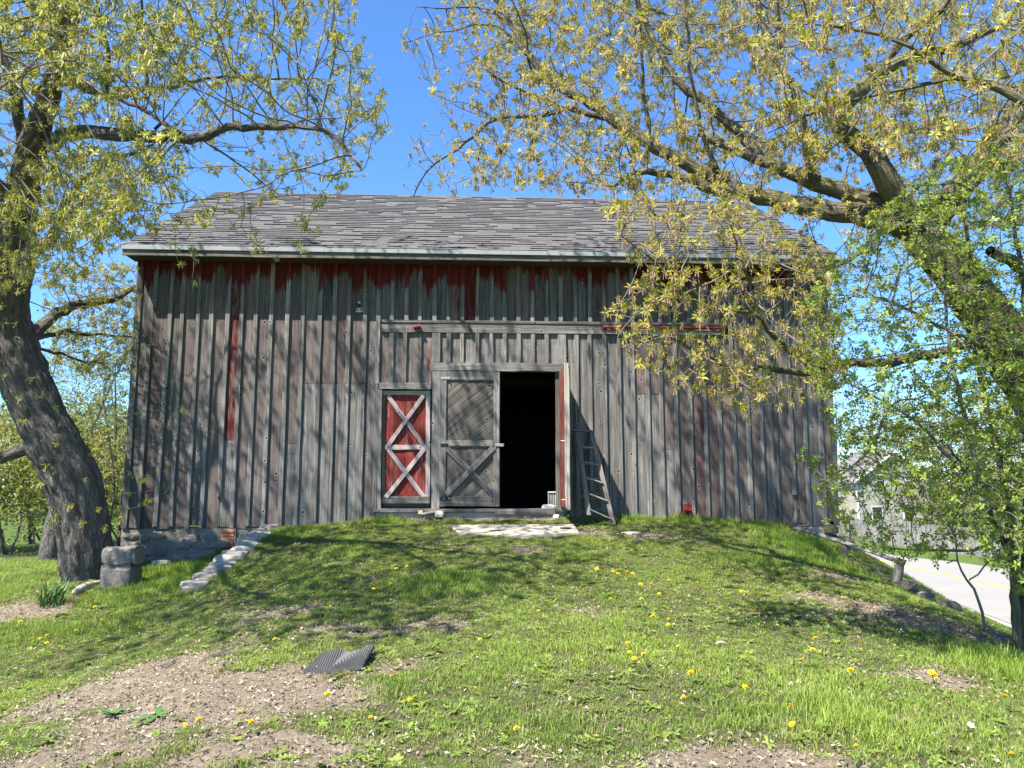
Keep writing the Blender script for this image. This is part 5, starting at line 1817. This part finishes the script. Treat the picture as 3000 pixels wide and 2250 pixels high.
window(HX0 + 2.2, ez - .55, .95, 1.25)
window(HX0 + 5.4, ez - .55, .95, 1.25)
window(HX0 + 1.5, zg + .9, 1.2, 1.4)
window(HX0 + 5.0, zg + .9, 1.2, 1.4)
box('corner_trim', (HX0 - .05, HY0 - .05, zg), (HX0 + .16, HY0 + .1, ez - .3), M_TRIM, house, .01)
V = [(HX0 - 6, HY0 + 2, zg), (HX0 - .02, HY0 + 2, zg), (HX0 - .02, HY0 + 2, ez - .2), (HX0 - 6, HY0 + 2, ez - .2)]
V += [(a, b + 6, c_) for a, b, c_ in V]
mesh('wing_wall', V, [(0, 1, 2, 3), (7, 6, 5, 4), (0, 3, 7, 4), (1, 5, 6, 2)], M_SIDING, house)
V = [(HX0 - 6.4, HY0 + 1.6, ez - .25), (HX0 - .02, HY0 + 1.6, ez - .25), (HX0 - .02, HY0 + 5, ez + 1.9), (HX0 - 6.4, HY0 + 5, ez + 1.9), (HX0 - 6.4, HY0 + 8.4, ez - .25), (HX0 - .02, HY0 + 8.4, ez - .25)]
V += [(a, b, c_ + .18) for a, b, c_ in V]
mesh('wing_roof', V, [(0, 3, 2, 1), (3, 4, 5, 2), (6, 7, 8, 9), (9, 8, 11, 10), (0, 1, 7, 6), (0, 6, 9, 3), (3, 9, 10, 4)], M_HROOF, house)

fa = dep(2410, 1560, 70.0); fb = dep(3010, 1640, 45.5)
bf = thing('board_fence', 'long grey board fence beyond the road in front of the house', 'fence', (fa[0], fa[1], gz(fa[0], fa[1])))
L_f = math.hypot(fb[0] - fa[0], fb[1] - fa[1]); nb = 215
uf = np.array([(fb[0] - fa[0]) / L_f, (fb[1] - fa[1]) / L_f, 0]); nf_ = np.array([uf[1], -uf[0], 0])
if nf_[1] > 0: nf_ = -nf_
fprotos = []
WF = wood_material('fence_wood', dark=(.17, .155, .14), mid=(.31, .29, .265), light=(.42, .40, .37), eave_red=False)
for k in range(5):
    h_ = 1.72 + .03 * k; w_ = L_f / nb * .94
    V = [(0, 0, -.2), (w_, 0, -.2), (w_, 0, h_ - .05), (w_ - .03, 0, h_), (.03, 0, h_), (0, 0, h_ - .05)]
    V += [(a, .02, c_) for a, b, c_ in V]
    me = bpy.data.meshes.new('fence_board')
    me.from_pydata(V, [], [(0, 1, 2, 3, 4, 5), (11, 10, 9, 8, 7, 6)] + [(i, i + 6, (i + 1) % 6 + 6, (i + 1) % 6) for i in range(6)])
    at_ = me.attributes.new('grain', 'FLOAT_VECTOR', 'POINT'); at_.data.foreach_set('vector', np.array([(a + k * 3, b, c_ + k) for a, b, c_ in V], np.float32).ravel())
    me.materials.append(WF); fprotos.append(me)
angf = math.atan2(uf[1], uf[0])
for k in range(nb):
    q = fa + uf * (k * L_f / nb)
    o = bpy.data.objects.new('board', fprotos[k % 5 if random.random() < .6 else random.randrange(5)]); C.objects.link(o); o.parent = bf
    o.matrix_local = Matrix.Translation(Vector((q[0], q[1], gz(q[0], q[1]) + random.uniform(-.02, .02))) - Vector(WLOC[bf.name].tolist())) @ Matrix.Rotation(angf, 4, 'Z')
    o['tone'] = random.uniform(.8, 1.15); o['red'] = 0.0; o['brown'] = random.uniform(0, .25)

# ------------------------------------------------------------------ lawn grass, litter, flowers
g = G('grass_blade')
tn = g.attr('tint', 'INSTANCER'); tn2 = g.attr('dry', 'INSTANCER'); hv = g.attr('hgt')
c = g.mixc(tn, (.09, .18, .016), (.30, .42, .05))
c = g.mixc(tn2, c, (.33, .28, .13))
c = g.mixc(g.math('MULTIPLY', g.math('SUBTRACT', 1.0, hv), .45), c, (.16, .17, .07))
d_ = g.n('ShaderNodeBsdfPrincipled', {'Base Color': c, 'Roughness': .5, 'Specular IOR Level': .3})
t_ = g.n('ShaderNodeBsdfTranslucent', {'Color': g.mixc(.3, c, (.4, .5, .03))})
mx = g.n('ShaderNodeMixShader', {0: .3, 1: d_.outputs[0], 2: t_.outputs[0]})
g.t.links.new(mx.outputs[0], g.out.inputs[0])
M_GRASS = g.m


def tuft(seed, n, h, spread_, w, lean, flat=False):
    r = np.random.default_rng(seed); V = []; Fc = []; Hh = []
    for k in range(n):
        a = r.uniform(0, 6.28); rr = spread_ * math.sqrt(r.random())
        o = np.array([math.cos(a) * rr, math.sin(a) * rr, -.012])
        d = r.uniform(0, 6.28); ln = lean * r.uniform(.2, 1.3); hh = h * r.uniform(.45, 1.15)
        dv = np.array([math.cos(d), math.sin(d), 0]); sv = np.array([-math.sin(d + r.uniform(-.8, .8)), math.cos(d), 0])
        ww = w * r.uniform(.7, 1.3)
        b = len(V)
        for t_, wk in ((0, 1.0), (.4, .9), (.75, .6), (1, .05)):
            q = o + np.array([0, 0, hh * (t_ - .25 * ln * t_ * t_)]) + dv * hh * ln * t_ * t_
            V += [q - sv * ww * wk / 2, q + sv * ww * wk / 2]; Hh += [t_, t_]
        for s_ in range(3):
            Fc.append((b + 2 * s_, b + 2 * s_ + 1, b + 2 * s_ + 3, b + 2 * s_ + 2))
    me = bpy.data.meshes.new('grass_tuft')
    me.from_pydata([tuple(v) for v in V], [], Fc)
    a_ = me.attributes.new('hgt', 'FLOAT', 'POINT'); a_.data.foreach_set('value', np.array(Hh, np.float32))
    me.materials.append(M_GRASS)
    return bpy.data.objects.new('grass_tuft', me)


def rosette(seed, n, L, w, round_=False):
    r = np.random.default_rng(seed); V = []; Fc = []; Hh = []
    for k in range(n):
        a = k / n * 6.28 + r.uniform(-.3, .3); el = r.uniform(.1, .7); l_ = L * r.uniform(.6, 1.2)
        d = np.array([math.cos(a) * math.cos(el), math.sin(a) * math.cos(el), math.sin(el)]); s_ = np.array([-math.sin(a), math.cos(a), 0])
        o = np.array([r.normal(0, .02), r.normal(0, .02), 0]) if round_ else np.zeros(3)
        b = len(V)
        for t_, wk in ((0, .25), (.35, .7), (.7, 1.0), (1, .15)):
            q = o + d * l_ * t_ - np.array([0, 0, l_ * .25 * t_ * t_])
            V += [q - s_ * w * wk / 2, q + s_ * w * wk / 2]; Hh += [.6, .6]
        for s2 in range(3):
            Fc.append((b + 2 * s2, b + 2 * s2 + 1, b + 2 * s2 + 3, b + 2 * s2 + 2))
    me = bpy.data.meshes.new('weed_rosette')
    me.from_pydata([tuple(v) for v in V], [], Fc)
    a_ = me.attributes.new('hgt', 'FLOAT', 'POINT'); a_.data.foreach_set('value', np.array(Hh, np.float32))
    me.materials.append(M_GRASS)
    return bpy.data.objects.new('weed_rosette', me)


tufts = [tuft(1, 18, .07, .055, .0042, .7), tuft(2, 16, .06, .06, .0045, .9), tuft(3, 20, .085, .05, .0040, .6), tuft(4, 14, .055, .06, .005, 1.1), tuft(5, 22, .075, .05, .0040, .5)]
weeds = [rosette(11, 8, .06, .026), rosette(12, 10, .05, .02, True), rosette(13, 6, .075, .022)]
col_t = bpy.data.collections.new('grass_tufts')
for o in tufts: col_t.objects.link(o)
col_w = bpy.data.collections.new('weed_rosettes')
for o in weeds: col_w.objects.link(o)


def scatter(name, P, rotz, tilt, scl, tint, dry, col):
    me = bpy.data.meshes.new(name)
    me.vertices.add(len(P)); me.vertices.foreach_set('co', np.asarray(P, np.float32).ravel())
    rot = np.stack([tilt[:, 0], tilt[:, 1], rotz], -1)
    for an, ty, ar in (('rot', 'FLOAT_VECTOR', rot), ('scl', 'FLOAT_VECTOR', scl), ('tint', 'FLOAT', tint), ('dry', 'FLOAT', dry)):
        a_ = me.attributes.new(an, ty, 'POINT')
        a_.data.foreach_set('vector' if ty == 'FLOAT_VECTOR' else 'value', np.asarray(ar, np.float32).ravel())
    me.update()
    o = bpy.data.objects.new(name, me); C.objects.link(o)
    ng = bpy.data.node_groups.new(name + '_scatter', 'GeometryNodeTree')
    ng.interface.new_socket('Geometry', in_out='INPUT', socket_type='NodeSocketGeometry')
    ng.interface.new_socket('Geometry', in_out='OUTPUT', socket_type='NodeSocketGeometry')
    N = ng.nodes; Lk = ng.links
    gi_ = N.new('NodeGroupInput'); go = N.new('NodeGroupOutput')
    ci = N.new('GeometryNodeCollectionInfo'); ci.inputs['Collection'].default_value = col
    ci.inputs['Separate Children'].default_value = True; ci.inputs['Reset Children'].default_value = True
    ip = N.new('GeometryNodeInstanceOnPoints'); ip.inputs['Pick Instance'].default_value = True
    m2p = N.new('GeometryNodeMeshToPoints')

    def na(nm, dt):
        n_ = N.new('GeometryNodeInputNamedAttribute'); n_.data_type = dt; n_.inputs[0].default_value = nm; return n_
    Lk.new(gi_.outputs[0], m2p.inputs[0])
    Lk.new(m2p.outputs[0], ip.inputs['Points'])
    Lk.new(ci.outputs[0], ip.inputs['Instance'])
    Lk.new(na('rot', 'FLOAT_VECTOR').outputs[0], ip.inputs['Rotation'])
    Lk.new(na('scl', 'FLOAT_VECTOR').outputs[0], ip.inputs['Scale'])
    rv = N.new('FunctionNodeRandomValue'); rv.data_type = 'INT'
    for s_ in rv.inputs:
        if s_.name == 'Max' and s_.type == 'INT': s_.default_value = 40
    for s_ in rv.outputs:
        if s_.type == 'INT': Lk.new(s_, ip.inputs['Instance Index'])
    Lk.new(ip.outputs[0], go.inputs[0])
    md = o.modifiers.new('scatter', 'NODES'); md.node_group = ng
    o['kind'] = 'stuff'
    return o


r = np.random.default_rng(77)
# frustum footprint of the lawn
NG = 150000
gxp = r.uniform(-10.5, 9.2, NG); gyp = r.uniform(-11.6, 3.5, NG)
lat = np.abs((gxp - CAM[0]) / (gyp - CAM[1]) - .05)
ok = (lat < .80) & ~((gyp > -.06) & (gxp > X_L - .05) & (gxp < X_R + .05))
gxp, gyp = gxp[ok], gyp[ok]
slab_poly = (cs[5][0], cs[4][0], min(cs[0][1], cs[3][1]) - .02, max(cs[4][1], cs[5][1]) + .02)
ok = ~((gxp > slab_poly[0]) & (gxp < slab_poly[1] + .05) & (gyp > slab_poly[2]) & (gyp < slab_poly[3]))
mx0, mx1, my0, my1 = c00[0] + .05, c11[0] - .02, min(c00[1], c10[1]) + .05, max(c11[1], c01[1]) - .02
ok &= ~((gxp > mx0) & (gxp < mx1) & (gyp > my0) & (gyp < my1) & (r.random(len(gxp)) < .95))
gxp, gyp = gxp[ok], gyp[ok]
ba = bare_at(gxp, gyp)
dens = 1 - sstep(.30, .72, ba)
keep = r.random(len(gxp)) < np.maximum(dens, .03)
gxp, gyp, ba = gxp[keep], gyp[keep], ba[keep]
patch = fbm(gxp * .9 + 40, gyp * .9 + 7, 51)
patch2 = fbm(gxp * 3.2, gyp * 3.2, 61)
hs = .62 + 1.2 * np.clip(patch - .42, 0, 1) * 2 + (patch2 - .45) * .8
# lush strips: along the right wall, down the right bank, in the hollow on the left, against the left wall
lush = np.zeros_like(gxp)


def lush_add(px, py, rx, ry, s_):
    global lush
    q = hit(px, py)
    lush = np.maximum(lush, s_ * np.exp(-(((gxp - q[0]) / rx) ** 2 + ((gyp - q[1]) / ry) ** 2)))


for a in ((1990, 1522, 1.4, .3, 2.0), (2250, 1545, 1.0, .5, 2.2), (2330, 1600, .7, .6, 2.0), (2430, 1660, .6, .6, 1.8), (1760, 1515, .4, .3, 2.0), (1860, 1525, .5, .25, 1.8),
          (960, 1525, .9, .22, 1.7), (1130, 1530, .5, .2, 1.5), (850, 1560, .5, .4, 1.2), (650, 1640, .5, .6, 2.2), (540, 1680, .8, .6, 2.0), (470, 1720, .8, .5, 1.5), (720, 1610, .3, .4, 1.8), (350, 1760, .6, .4, 1.2), (200, 1850, .9, .4, 1.1),
          (1320, 1700, .7, .35, 1.3), (2180, 1650, .7, .4, 1.2), (1260, 1745, .6, .3, 1.1), (1350, 1990, .3, .2, .8), (1120, 2020, .4, .2, 1.0), (2960, 1960, .5, .6, 1.6), (1650, 2130, .6, .3, .8), (2300, 2100, .8, .4, .8), (680, 2220, .3, .2, 1.3)):
    lush_add(*a)
hs = .68 * np.clip(hs, .35, 1.6) * (1 - .45 * np.clip(ba, 0, 1)) + lush * 1.15
far_l = (gxp < -7.2) | (gxp > 7.2)
hs = np.where(far_l, 1.0, hs)
P = np.stack([gxp, gyp, ground(gxp, gyp)], -1)
n = len(gxp)
scl = np.stack([np.clip(.75 + .35 * hs, .8, 1.6)] * 2 + [hs * r.uniform(.7, 1.3, n)], -1)
tint = np.clip(.45 + (patch - .47) * 1.4 + r.normal(0, .2, n), 0, 1)
dry = np.where(r.random(n) < .15 + .45 * np.clip(ba, 0, 1), r.uniform(.3, 1, n), r.uniform(0, .14, n)) * np.where(lush > .8, .25, 1)
scatter('grass', P, r.uniform(0, 6.28, n), r.normal(0, .12, (n, 2)), scl, tint, dry, col_t)
print('grass tufts', n)
# coarse grass further off
NF = 26000
fx = r.uniform(-22, 0, NF); fy = r.uniform(-6, 12, NF)
ok = (fx < -7.0 - 0 * fy) & ((fx > -10.6) & (fy > 3.4) | (fx < -10.4) | (fy > -3)) & (np.abs((fx - CAM[0]) / (fy - CAM[1]) - .05) < .8) & ~((fx > X_L - .1) & (fy > -.1)) & (fy < 8)
fx, fy = fx[ok], fy[ok]; n = len(fx)
P = np.stack([fx, fy, ground(fx, fy)], -1)
s_ = r.uniform(.9, 1.5, n)
scatter('far_grass', P, r.uniform(0, 6.28, n), r.normal(0, .12, (n, 2)), np.stack([s_ * 1.6, s_ * 1.6, s_], -1), np.clip(r.normal(.6, .2, n), 0, 1), r.uniform(0, .15, n), col_t)
# tall grass with weeds at the foot of the barn and under the fence
k = 5200
wi = r.integers(0, len(gxp), k)
jx = gxp[wi] + r.normal(0, .15, k); jy = gyp[wi] + r.normal(0, .15, k)
ok = (jy < -.08); jx, jy = jx[ok], jy[ok]; k = len(jx)
wb = bare_at(jx, jy)
ws = r.uniform(.5, 1.15, k)
scatter('broadleaf_weeds', np.stack([jx, jy, ground(jx, jy) + .012], -1), r.uniform(0, 6.28, k), r.normal(0, .15, (k, 2)), np.stack([ws] * 3, -1), np.clip(r.normal(.5, .25, k), 0, 1), r.uniform(0, .25, k), col_w)

# dead leaves, chips and straw between the grass
g = G('leaf_litter')
tn = g.attr('tint'); c = g.mixc(tn, (.10, .07, .048), (.40, .33, .235))
M_LIT = g.finish(c, .9, None, .15)
NL = 190000
lx = r.uniform(-8.5, 7.8, NL); ly = r.uniform(-11.4, -.1, NL)
lb_ = bare_at(lx, ly)
ok = (np.abs((lx - CAM[0]) / (ly - CAM[1]) - .05) < .78) & (r.random(NL) < .22 + .75 * sstep(.15, .6, lb_) - .35 * sstep(.9, 1.2, lb_))
ok &= ~((lx > slab_poly[0]) & (lx < slab_poly[1] + .05) & (ly > slab_poly[2]) & (ly < slab_poly[3]) & (r.random(NL) < .9))
lx, ly = lx[ok], ly[ok]; n = len(lx)
lz = ground(lx, ly)
a = r.uniform(0, 6.28, n); L_ = r.uniform(.006, .024, n); W_ = L_ * r.uniform(.15, .6, n)
thin_ = r.random(n) < .3
L_ = np.where(thin_, L_ * 1.9, L_); W_ = np.where(thin_, .0028, W_)
dx, dy = np.cos(a), np.sin(a); tilt_ = r.normal(0, .5, n)
c0 = np.stack([lx, ly, lz + r.uniform(.006, .028, n)], -1)
d3 = np.stack([dx * np.cos(tilt_), dy * np.cos(tilt_), np.sin(tilt_) * .6], -1) * L_[:, None]; s3 = np.stack([-dy, dx, r.normal(0, .5, n)], -1) * W_[:, None]
curl = np.zeros((n, 3)); curl[:, 2] = r.uniform(.0, .014, n)
V = np.stack([c0 - d3, c0 + s3 + curl, c0 + d3, c0 - s3 + curl], 1).reshape(-1, 3)
F_ = np.arange(n * 4).reshape(n, 4)
o = mesh('leaf_litter', V, F_, M_LIT, None, {'tint': ('FLOAT', 'POINT', np.repeat(np.clip(r.normal(.5, .28, n), 0, 1), 4))})
o['kind'] = 'stuff'
print('litter', n)

# pebbles on the bare earth
parts = []
ico = bmesh.new(); bmesh.ops.create_icosphere(ico, subdivisions=1, radius=1); iv = np.array([v.co[:] for v in ico.verts]); ico.verts.index_update()
itri = np.array([[v.index for v in f.verts] for f in ico.faces]); ico.free()
for k in range(170):
    b_ = BARE_W[r.integers(0, 4)] if k < 330 else BARE_W[r.integers(4, 12)]
    x = b_[0] + r.normal(0, .6) * b_[2]; y = b_[1] + r.normal(0, .6) * b_[3]
    s_ = r.uniform(.006, .02)
    parts.append((iv * s_ * r.uniform(.6, 1.3, 3) * (1, 1, .7) + (x, y, gz(x, y) + .003), itri))
V, F_ = join_arrays(parts)
M_PEB = simple('pebble', (.36, .32, .27), .9, .4, 3)
tag(mesh('pebbles', V, F_, M_PEB, None, smooth=True), kind='stuff')

# iris like clump at the left edge
q = hit(150, 1775)
ic = tuft(31, 60, .42, .16, .022, .8).data
o = bpy.data.objects.new('leaf_clump', ic); C.objects.link(o); o.location = q
M_IRIS = simple('iris_leaf', (.06, .14, .03), .5, .3, 12); ic.materials.clear(); ic.materials.append(M_IRIS)
tag(o, 'dark green clump of long strap leaves left of the leaning trunk', 'plant')
for nm, px, py, s_, lb in (('broad_weed', 462, 2104, 1.0, 'broad leaved weed rosette on the bare earth'), ('broad_weed', 330, 2100, .75, 'smaller leafy weed on the bare earth, left of the broad rosette')):
    q = hit(px, py)
    wm = rosette(90 + px, 7, .2 * s_, .05 * s_).data; wm.materials.clear(); wm.materials.append(M_IRIS)
    o = bpy.data.objects.new(nm, wm); C.objects.link(o); o.location = q + (0, 0, .01)
    tag(o, lb, 'weed')

# dandelions
PXD = [(1500 + a / 1.587, 1650 + b / 1.587) for a, b in ((150, 52), (188, 44), (272, 60), (395, 34), (470, 50), (494, 58), (535, 48), (562, 56), (530, 65), (620, 26), (598, 106), (648, 104), (730, 88), (862, 98), (685, 155), (604, 179), (925, 181), (520, 240), (657, 260), (728, 272), (727, 297), (541, 382), (775, 402), (547, 435), (570, 460), (615, 441), (833, 525), (874, 515), (1085, 592), (1097, 602), (800, 648), (22, 787), (318, 121), (459, 175), (1065, 142), (1104, 161), (1161, 150), (1130, 232), (1174, 216), (1073, 17), (1122, 23), (790, 16), (123, 232), (181, 373))]
PXD += [(750 + a / 1.587, 1650 + b / 1.587) for a, b in ((651, 34), (702, 22), (626, 104), (545, 130), (393, 125), (1086, 170), (1040, 370), (630, 549), (329, 628), (712, 659), (532, 746), (87, 367))]
PXD += [(a / 1.693, 1700 + b / 1.693) for a, b in ((97, 215), (456, 104), (468, 142), (548, 186), (500, 208), (230, 283), (193, 301), (227, 326), (290, 344), (373, 258), (712, 313), (915, 747), (983, 720), (1237, 724), (640, 49))]
PXD += [(2000 + a / 1.952, 1400 + b / 1.952) for a, b in ((955, 750), (920, 698), (825, 845), (1037, 946), (764, 934), (746, 998), (680, 1061), (966, 1117), (616, 1322), (631, 1430), (1000, 1568), (1428, 1127), (1450, 1138), (1457, 1170), (1853, 1273), (1890, 1600), (1755, 925), (1681, 884))]
M_DAND = simple('dandelion_yellow', (.80, .56, .012), .7, .12, 40)
M_STEM = simple('flower_stem', (.12, .2, .05), .6)


def dandelion_parts():
    V, Fc = [], []
    for ring, (n_, rr, z0, z1) in enumerate(((14, .019, .0, .004), (12, .014, .003, .010), (9, .008, .005, .013))):
        for k_ in range(n_):
            a_ = k_ / n_ * 6.28 + ring * .2
            d = np.array([math.cos(a_), math.sin(a_), 0]); s2 = np.array([-math.sin(a_), math.cos(a_), 0]) * .0035
            b = len(V)
            V += [d * .001 + (0, 0, z0), d * rr * .7 + s2 + (0, 0, z0 + (z1 - z0) * .7), d * rr + (0, 0, z1), d * rr * .7 - s2 + (0, 0, z0 + (z1 - z0) * .7)]
            Fc.append((b, b + 1, b + 2, b + 3))
    b = len(V)
    for k_ in range(8):
        a_ = k_ / 8 * 6.28
        V.append((math.cos(a_) * .0075, math.sin(a_) * .0075, -.004))
    V.append((0, 0, .006))
    Fc += [(b + k_, b + (k_ + 1) % 8, b + 8) for k_ in range(8)]
    me = bpy.data.meshes.new('flower_head'); me.from_pydata([tuple(v) for v in V], [], Fc); me.materials.append(M_DAND)
    sv, sf = tube_arrays([(0, 0, -.12), (.002, 0, -.06), (0, 0, 0)], np.array([.0022, .002, .002]), 5)
    ms = bpy.data.meshes.new('stem'); ms.from_pydata([tuple(v) for v in sv], [], [tuple(f) for f in sf]); ms.materials.append(M_STEM)
    return me, ms


mh, mstem = dandelion_parts()
marks = [((1797, 1535), 'foot of the stepladder'), ((1696, 1567), 'right end of the concrete slab'), ((1345, 1567), 'left end of the concrete slab'), ((2115, 1900), 'tan wood chip'),
         ((1000, 1950), 'ribbed rubber mat'), ((462, 2104), 'broad leaved weed rosette'), ((150, 1775), 'strap leaved clump'), ((340, 1660), 'stacked stone blocks'), ((2620, 1705), 'lowest fence post'),
         ((2772, 1776), 'dark mossy boulder'), ((2975, 1880), 'base of the tall shrub'), ((2826, 2146), 'trio of white flowers'), ((2014, 1515), 'red iron bracket'), ((660, 1716), 'near end of the stone retaining wall'), ((2250, 2235), 'bare patch at the bottom edge'), ((1850, 1563), 'pale flat stone right of the slab')]
ordw = ['nearest', 'second nearest', 'third nearest', 'fourth nearest', 'fifth nearest', 'sixth nearest', 'seventh nearest', 'eighth nearest', 'ninth nearest', 'tenth nearest', 'eleventh nearest', 'twelfth nearest', 'thirteenth nearest', 'fourteenth nearest', 'fifteenth nearest', 'sixteenth nearest', 'seventeenth nearest', 'eighteenth nearest', 'nineteenth nearest', 'twentieth nearest', 'twenty-first nearest', 'twenty-second nearest', 'twenty-third nearest', 'twenty-fourth nearest', 'twenty-fifth nearest', 'twenty-sixth nearest', 'twenty-seventh nearest', 'twenty-eighth nearest', 'twenty-ninth nearest', 'thirtieth nearest']
own = {}
for p_ in PXD:
    dd = [math.hypot(p_[0] - m_[0][0], (p_[1] - m_[0][1]) * 1.6) for m_ in marks]
    own.setdefault(int(np.argmin(dd)), []).append((min(dd), p_))
DLAB = {}
for k_, lst in own.items():
    for i_, (_, p_) in enumerate(sorted(lst)):
        DLAB[p_] = 'yellow dandelion in the grass, %s to the %s' % (ordw[min(i_, 29)], marks[k_][1])
for (px, py) in PXD:
    q = hit(px, py)
    hgt_ = random.uniform(.075, .12)
    q = hit(px, py + hgt_ * FPX / max(3, q[1] - CAM[1]) * .9)
    root = bpy.data.objects.new('dandelion', mh); C.objects.link(root)
    root.location = q + (0, 0, hgt_)
    root.rotation_euler = (random.uniform(-.35, .35) + .25, random.uniform(-.3, .3), random.uniform(0, 6))
    s_ = random.uniform(1.15, 1.6); root.scale = (s_, s_, s_)
    st = bpy.data.objects.new('stem', mstem); C.objects.link(st); st.parent = root
    tag(root, DLAB[(px, py)], 'dandelion', 'dandelions blooming in the lawn')
# white violets
M_VIO = simple('white_petal', (.8, .8, .84), .6, .05, 30)
V, Fc = [], []
for k_ in range(5):
    a_ = k_ / 5 * 6.28; d = np.array([math.cos(a_), math.sin(a_), .15]); s2 = np.array([-math.sin(a_), math.cos(a_), 0]) * .009; b = len(V)
    V += [np.zeros(3), d * .014 + s2, d * .024, d * .014 - s2]; Fc.append((b, b + 1, b + 2, b + 3))
mv = bpy.data.meshes.new('white_flower'); mv.from_pydata([tuple(v) for v in V], [], Fc); mv.materials.append(M_VIO)
for px, py in ((2807, 2143), (2828, 2152), (2846, 2142)):
    q = hit(px, py + 12)
    o = bpy.data.objects.new('white_flower', mv); C.objects.link(o); o.location = q + (0, 0, .06); o.rotation_euler = (.6, random.uniform(-.2, .2), random.uniform(0, 6))
    st = bpy.data.objects.new('stem', mstem); C.objects.link(st); st.parent = o
    tag(o, 'small white flower, %s of the trio on the near right lawn' % {2807: 'left one', 2828: 'middle and lowest', 2846: 'right one'}[px], 'flower', 'trio of white flowers')
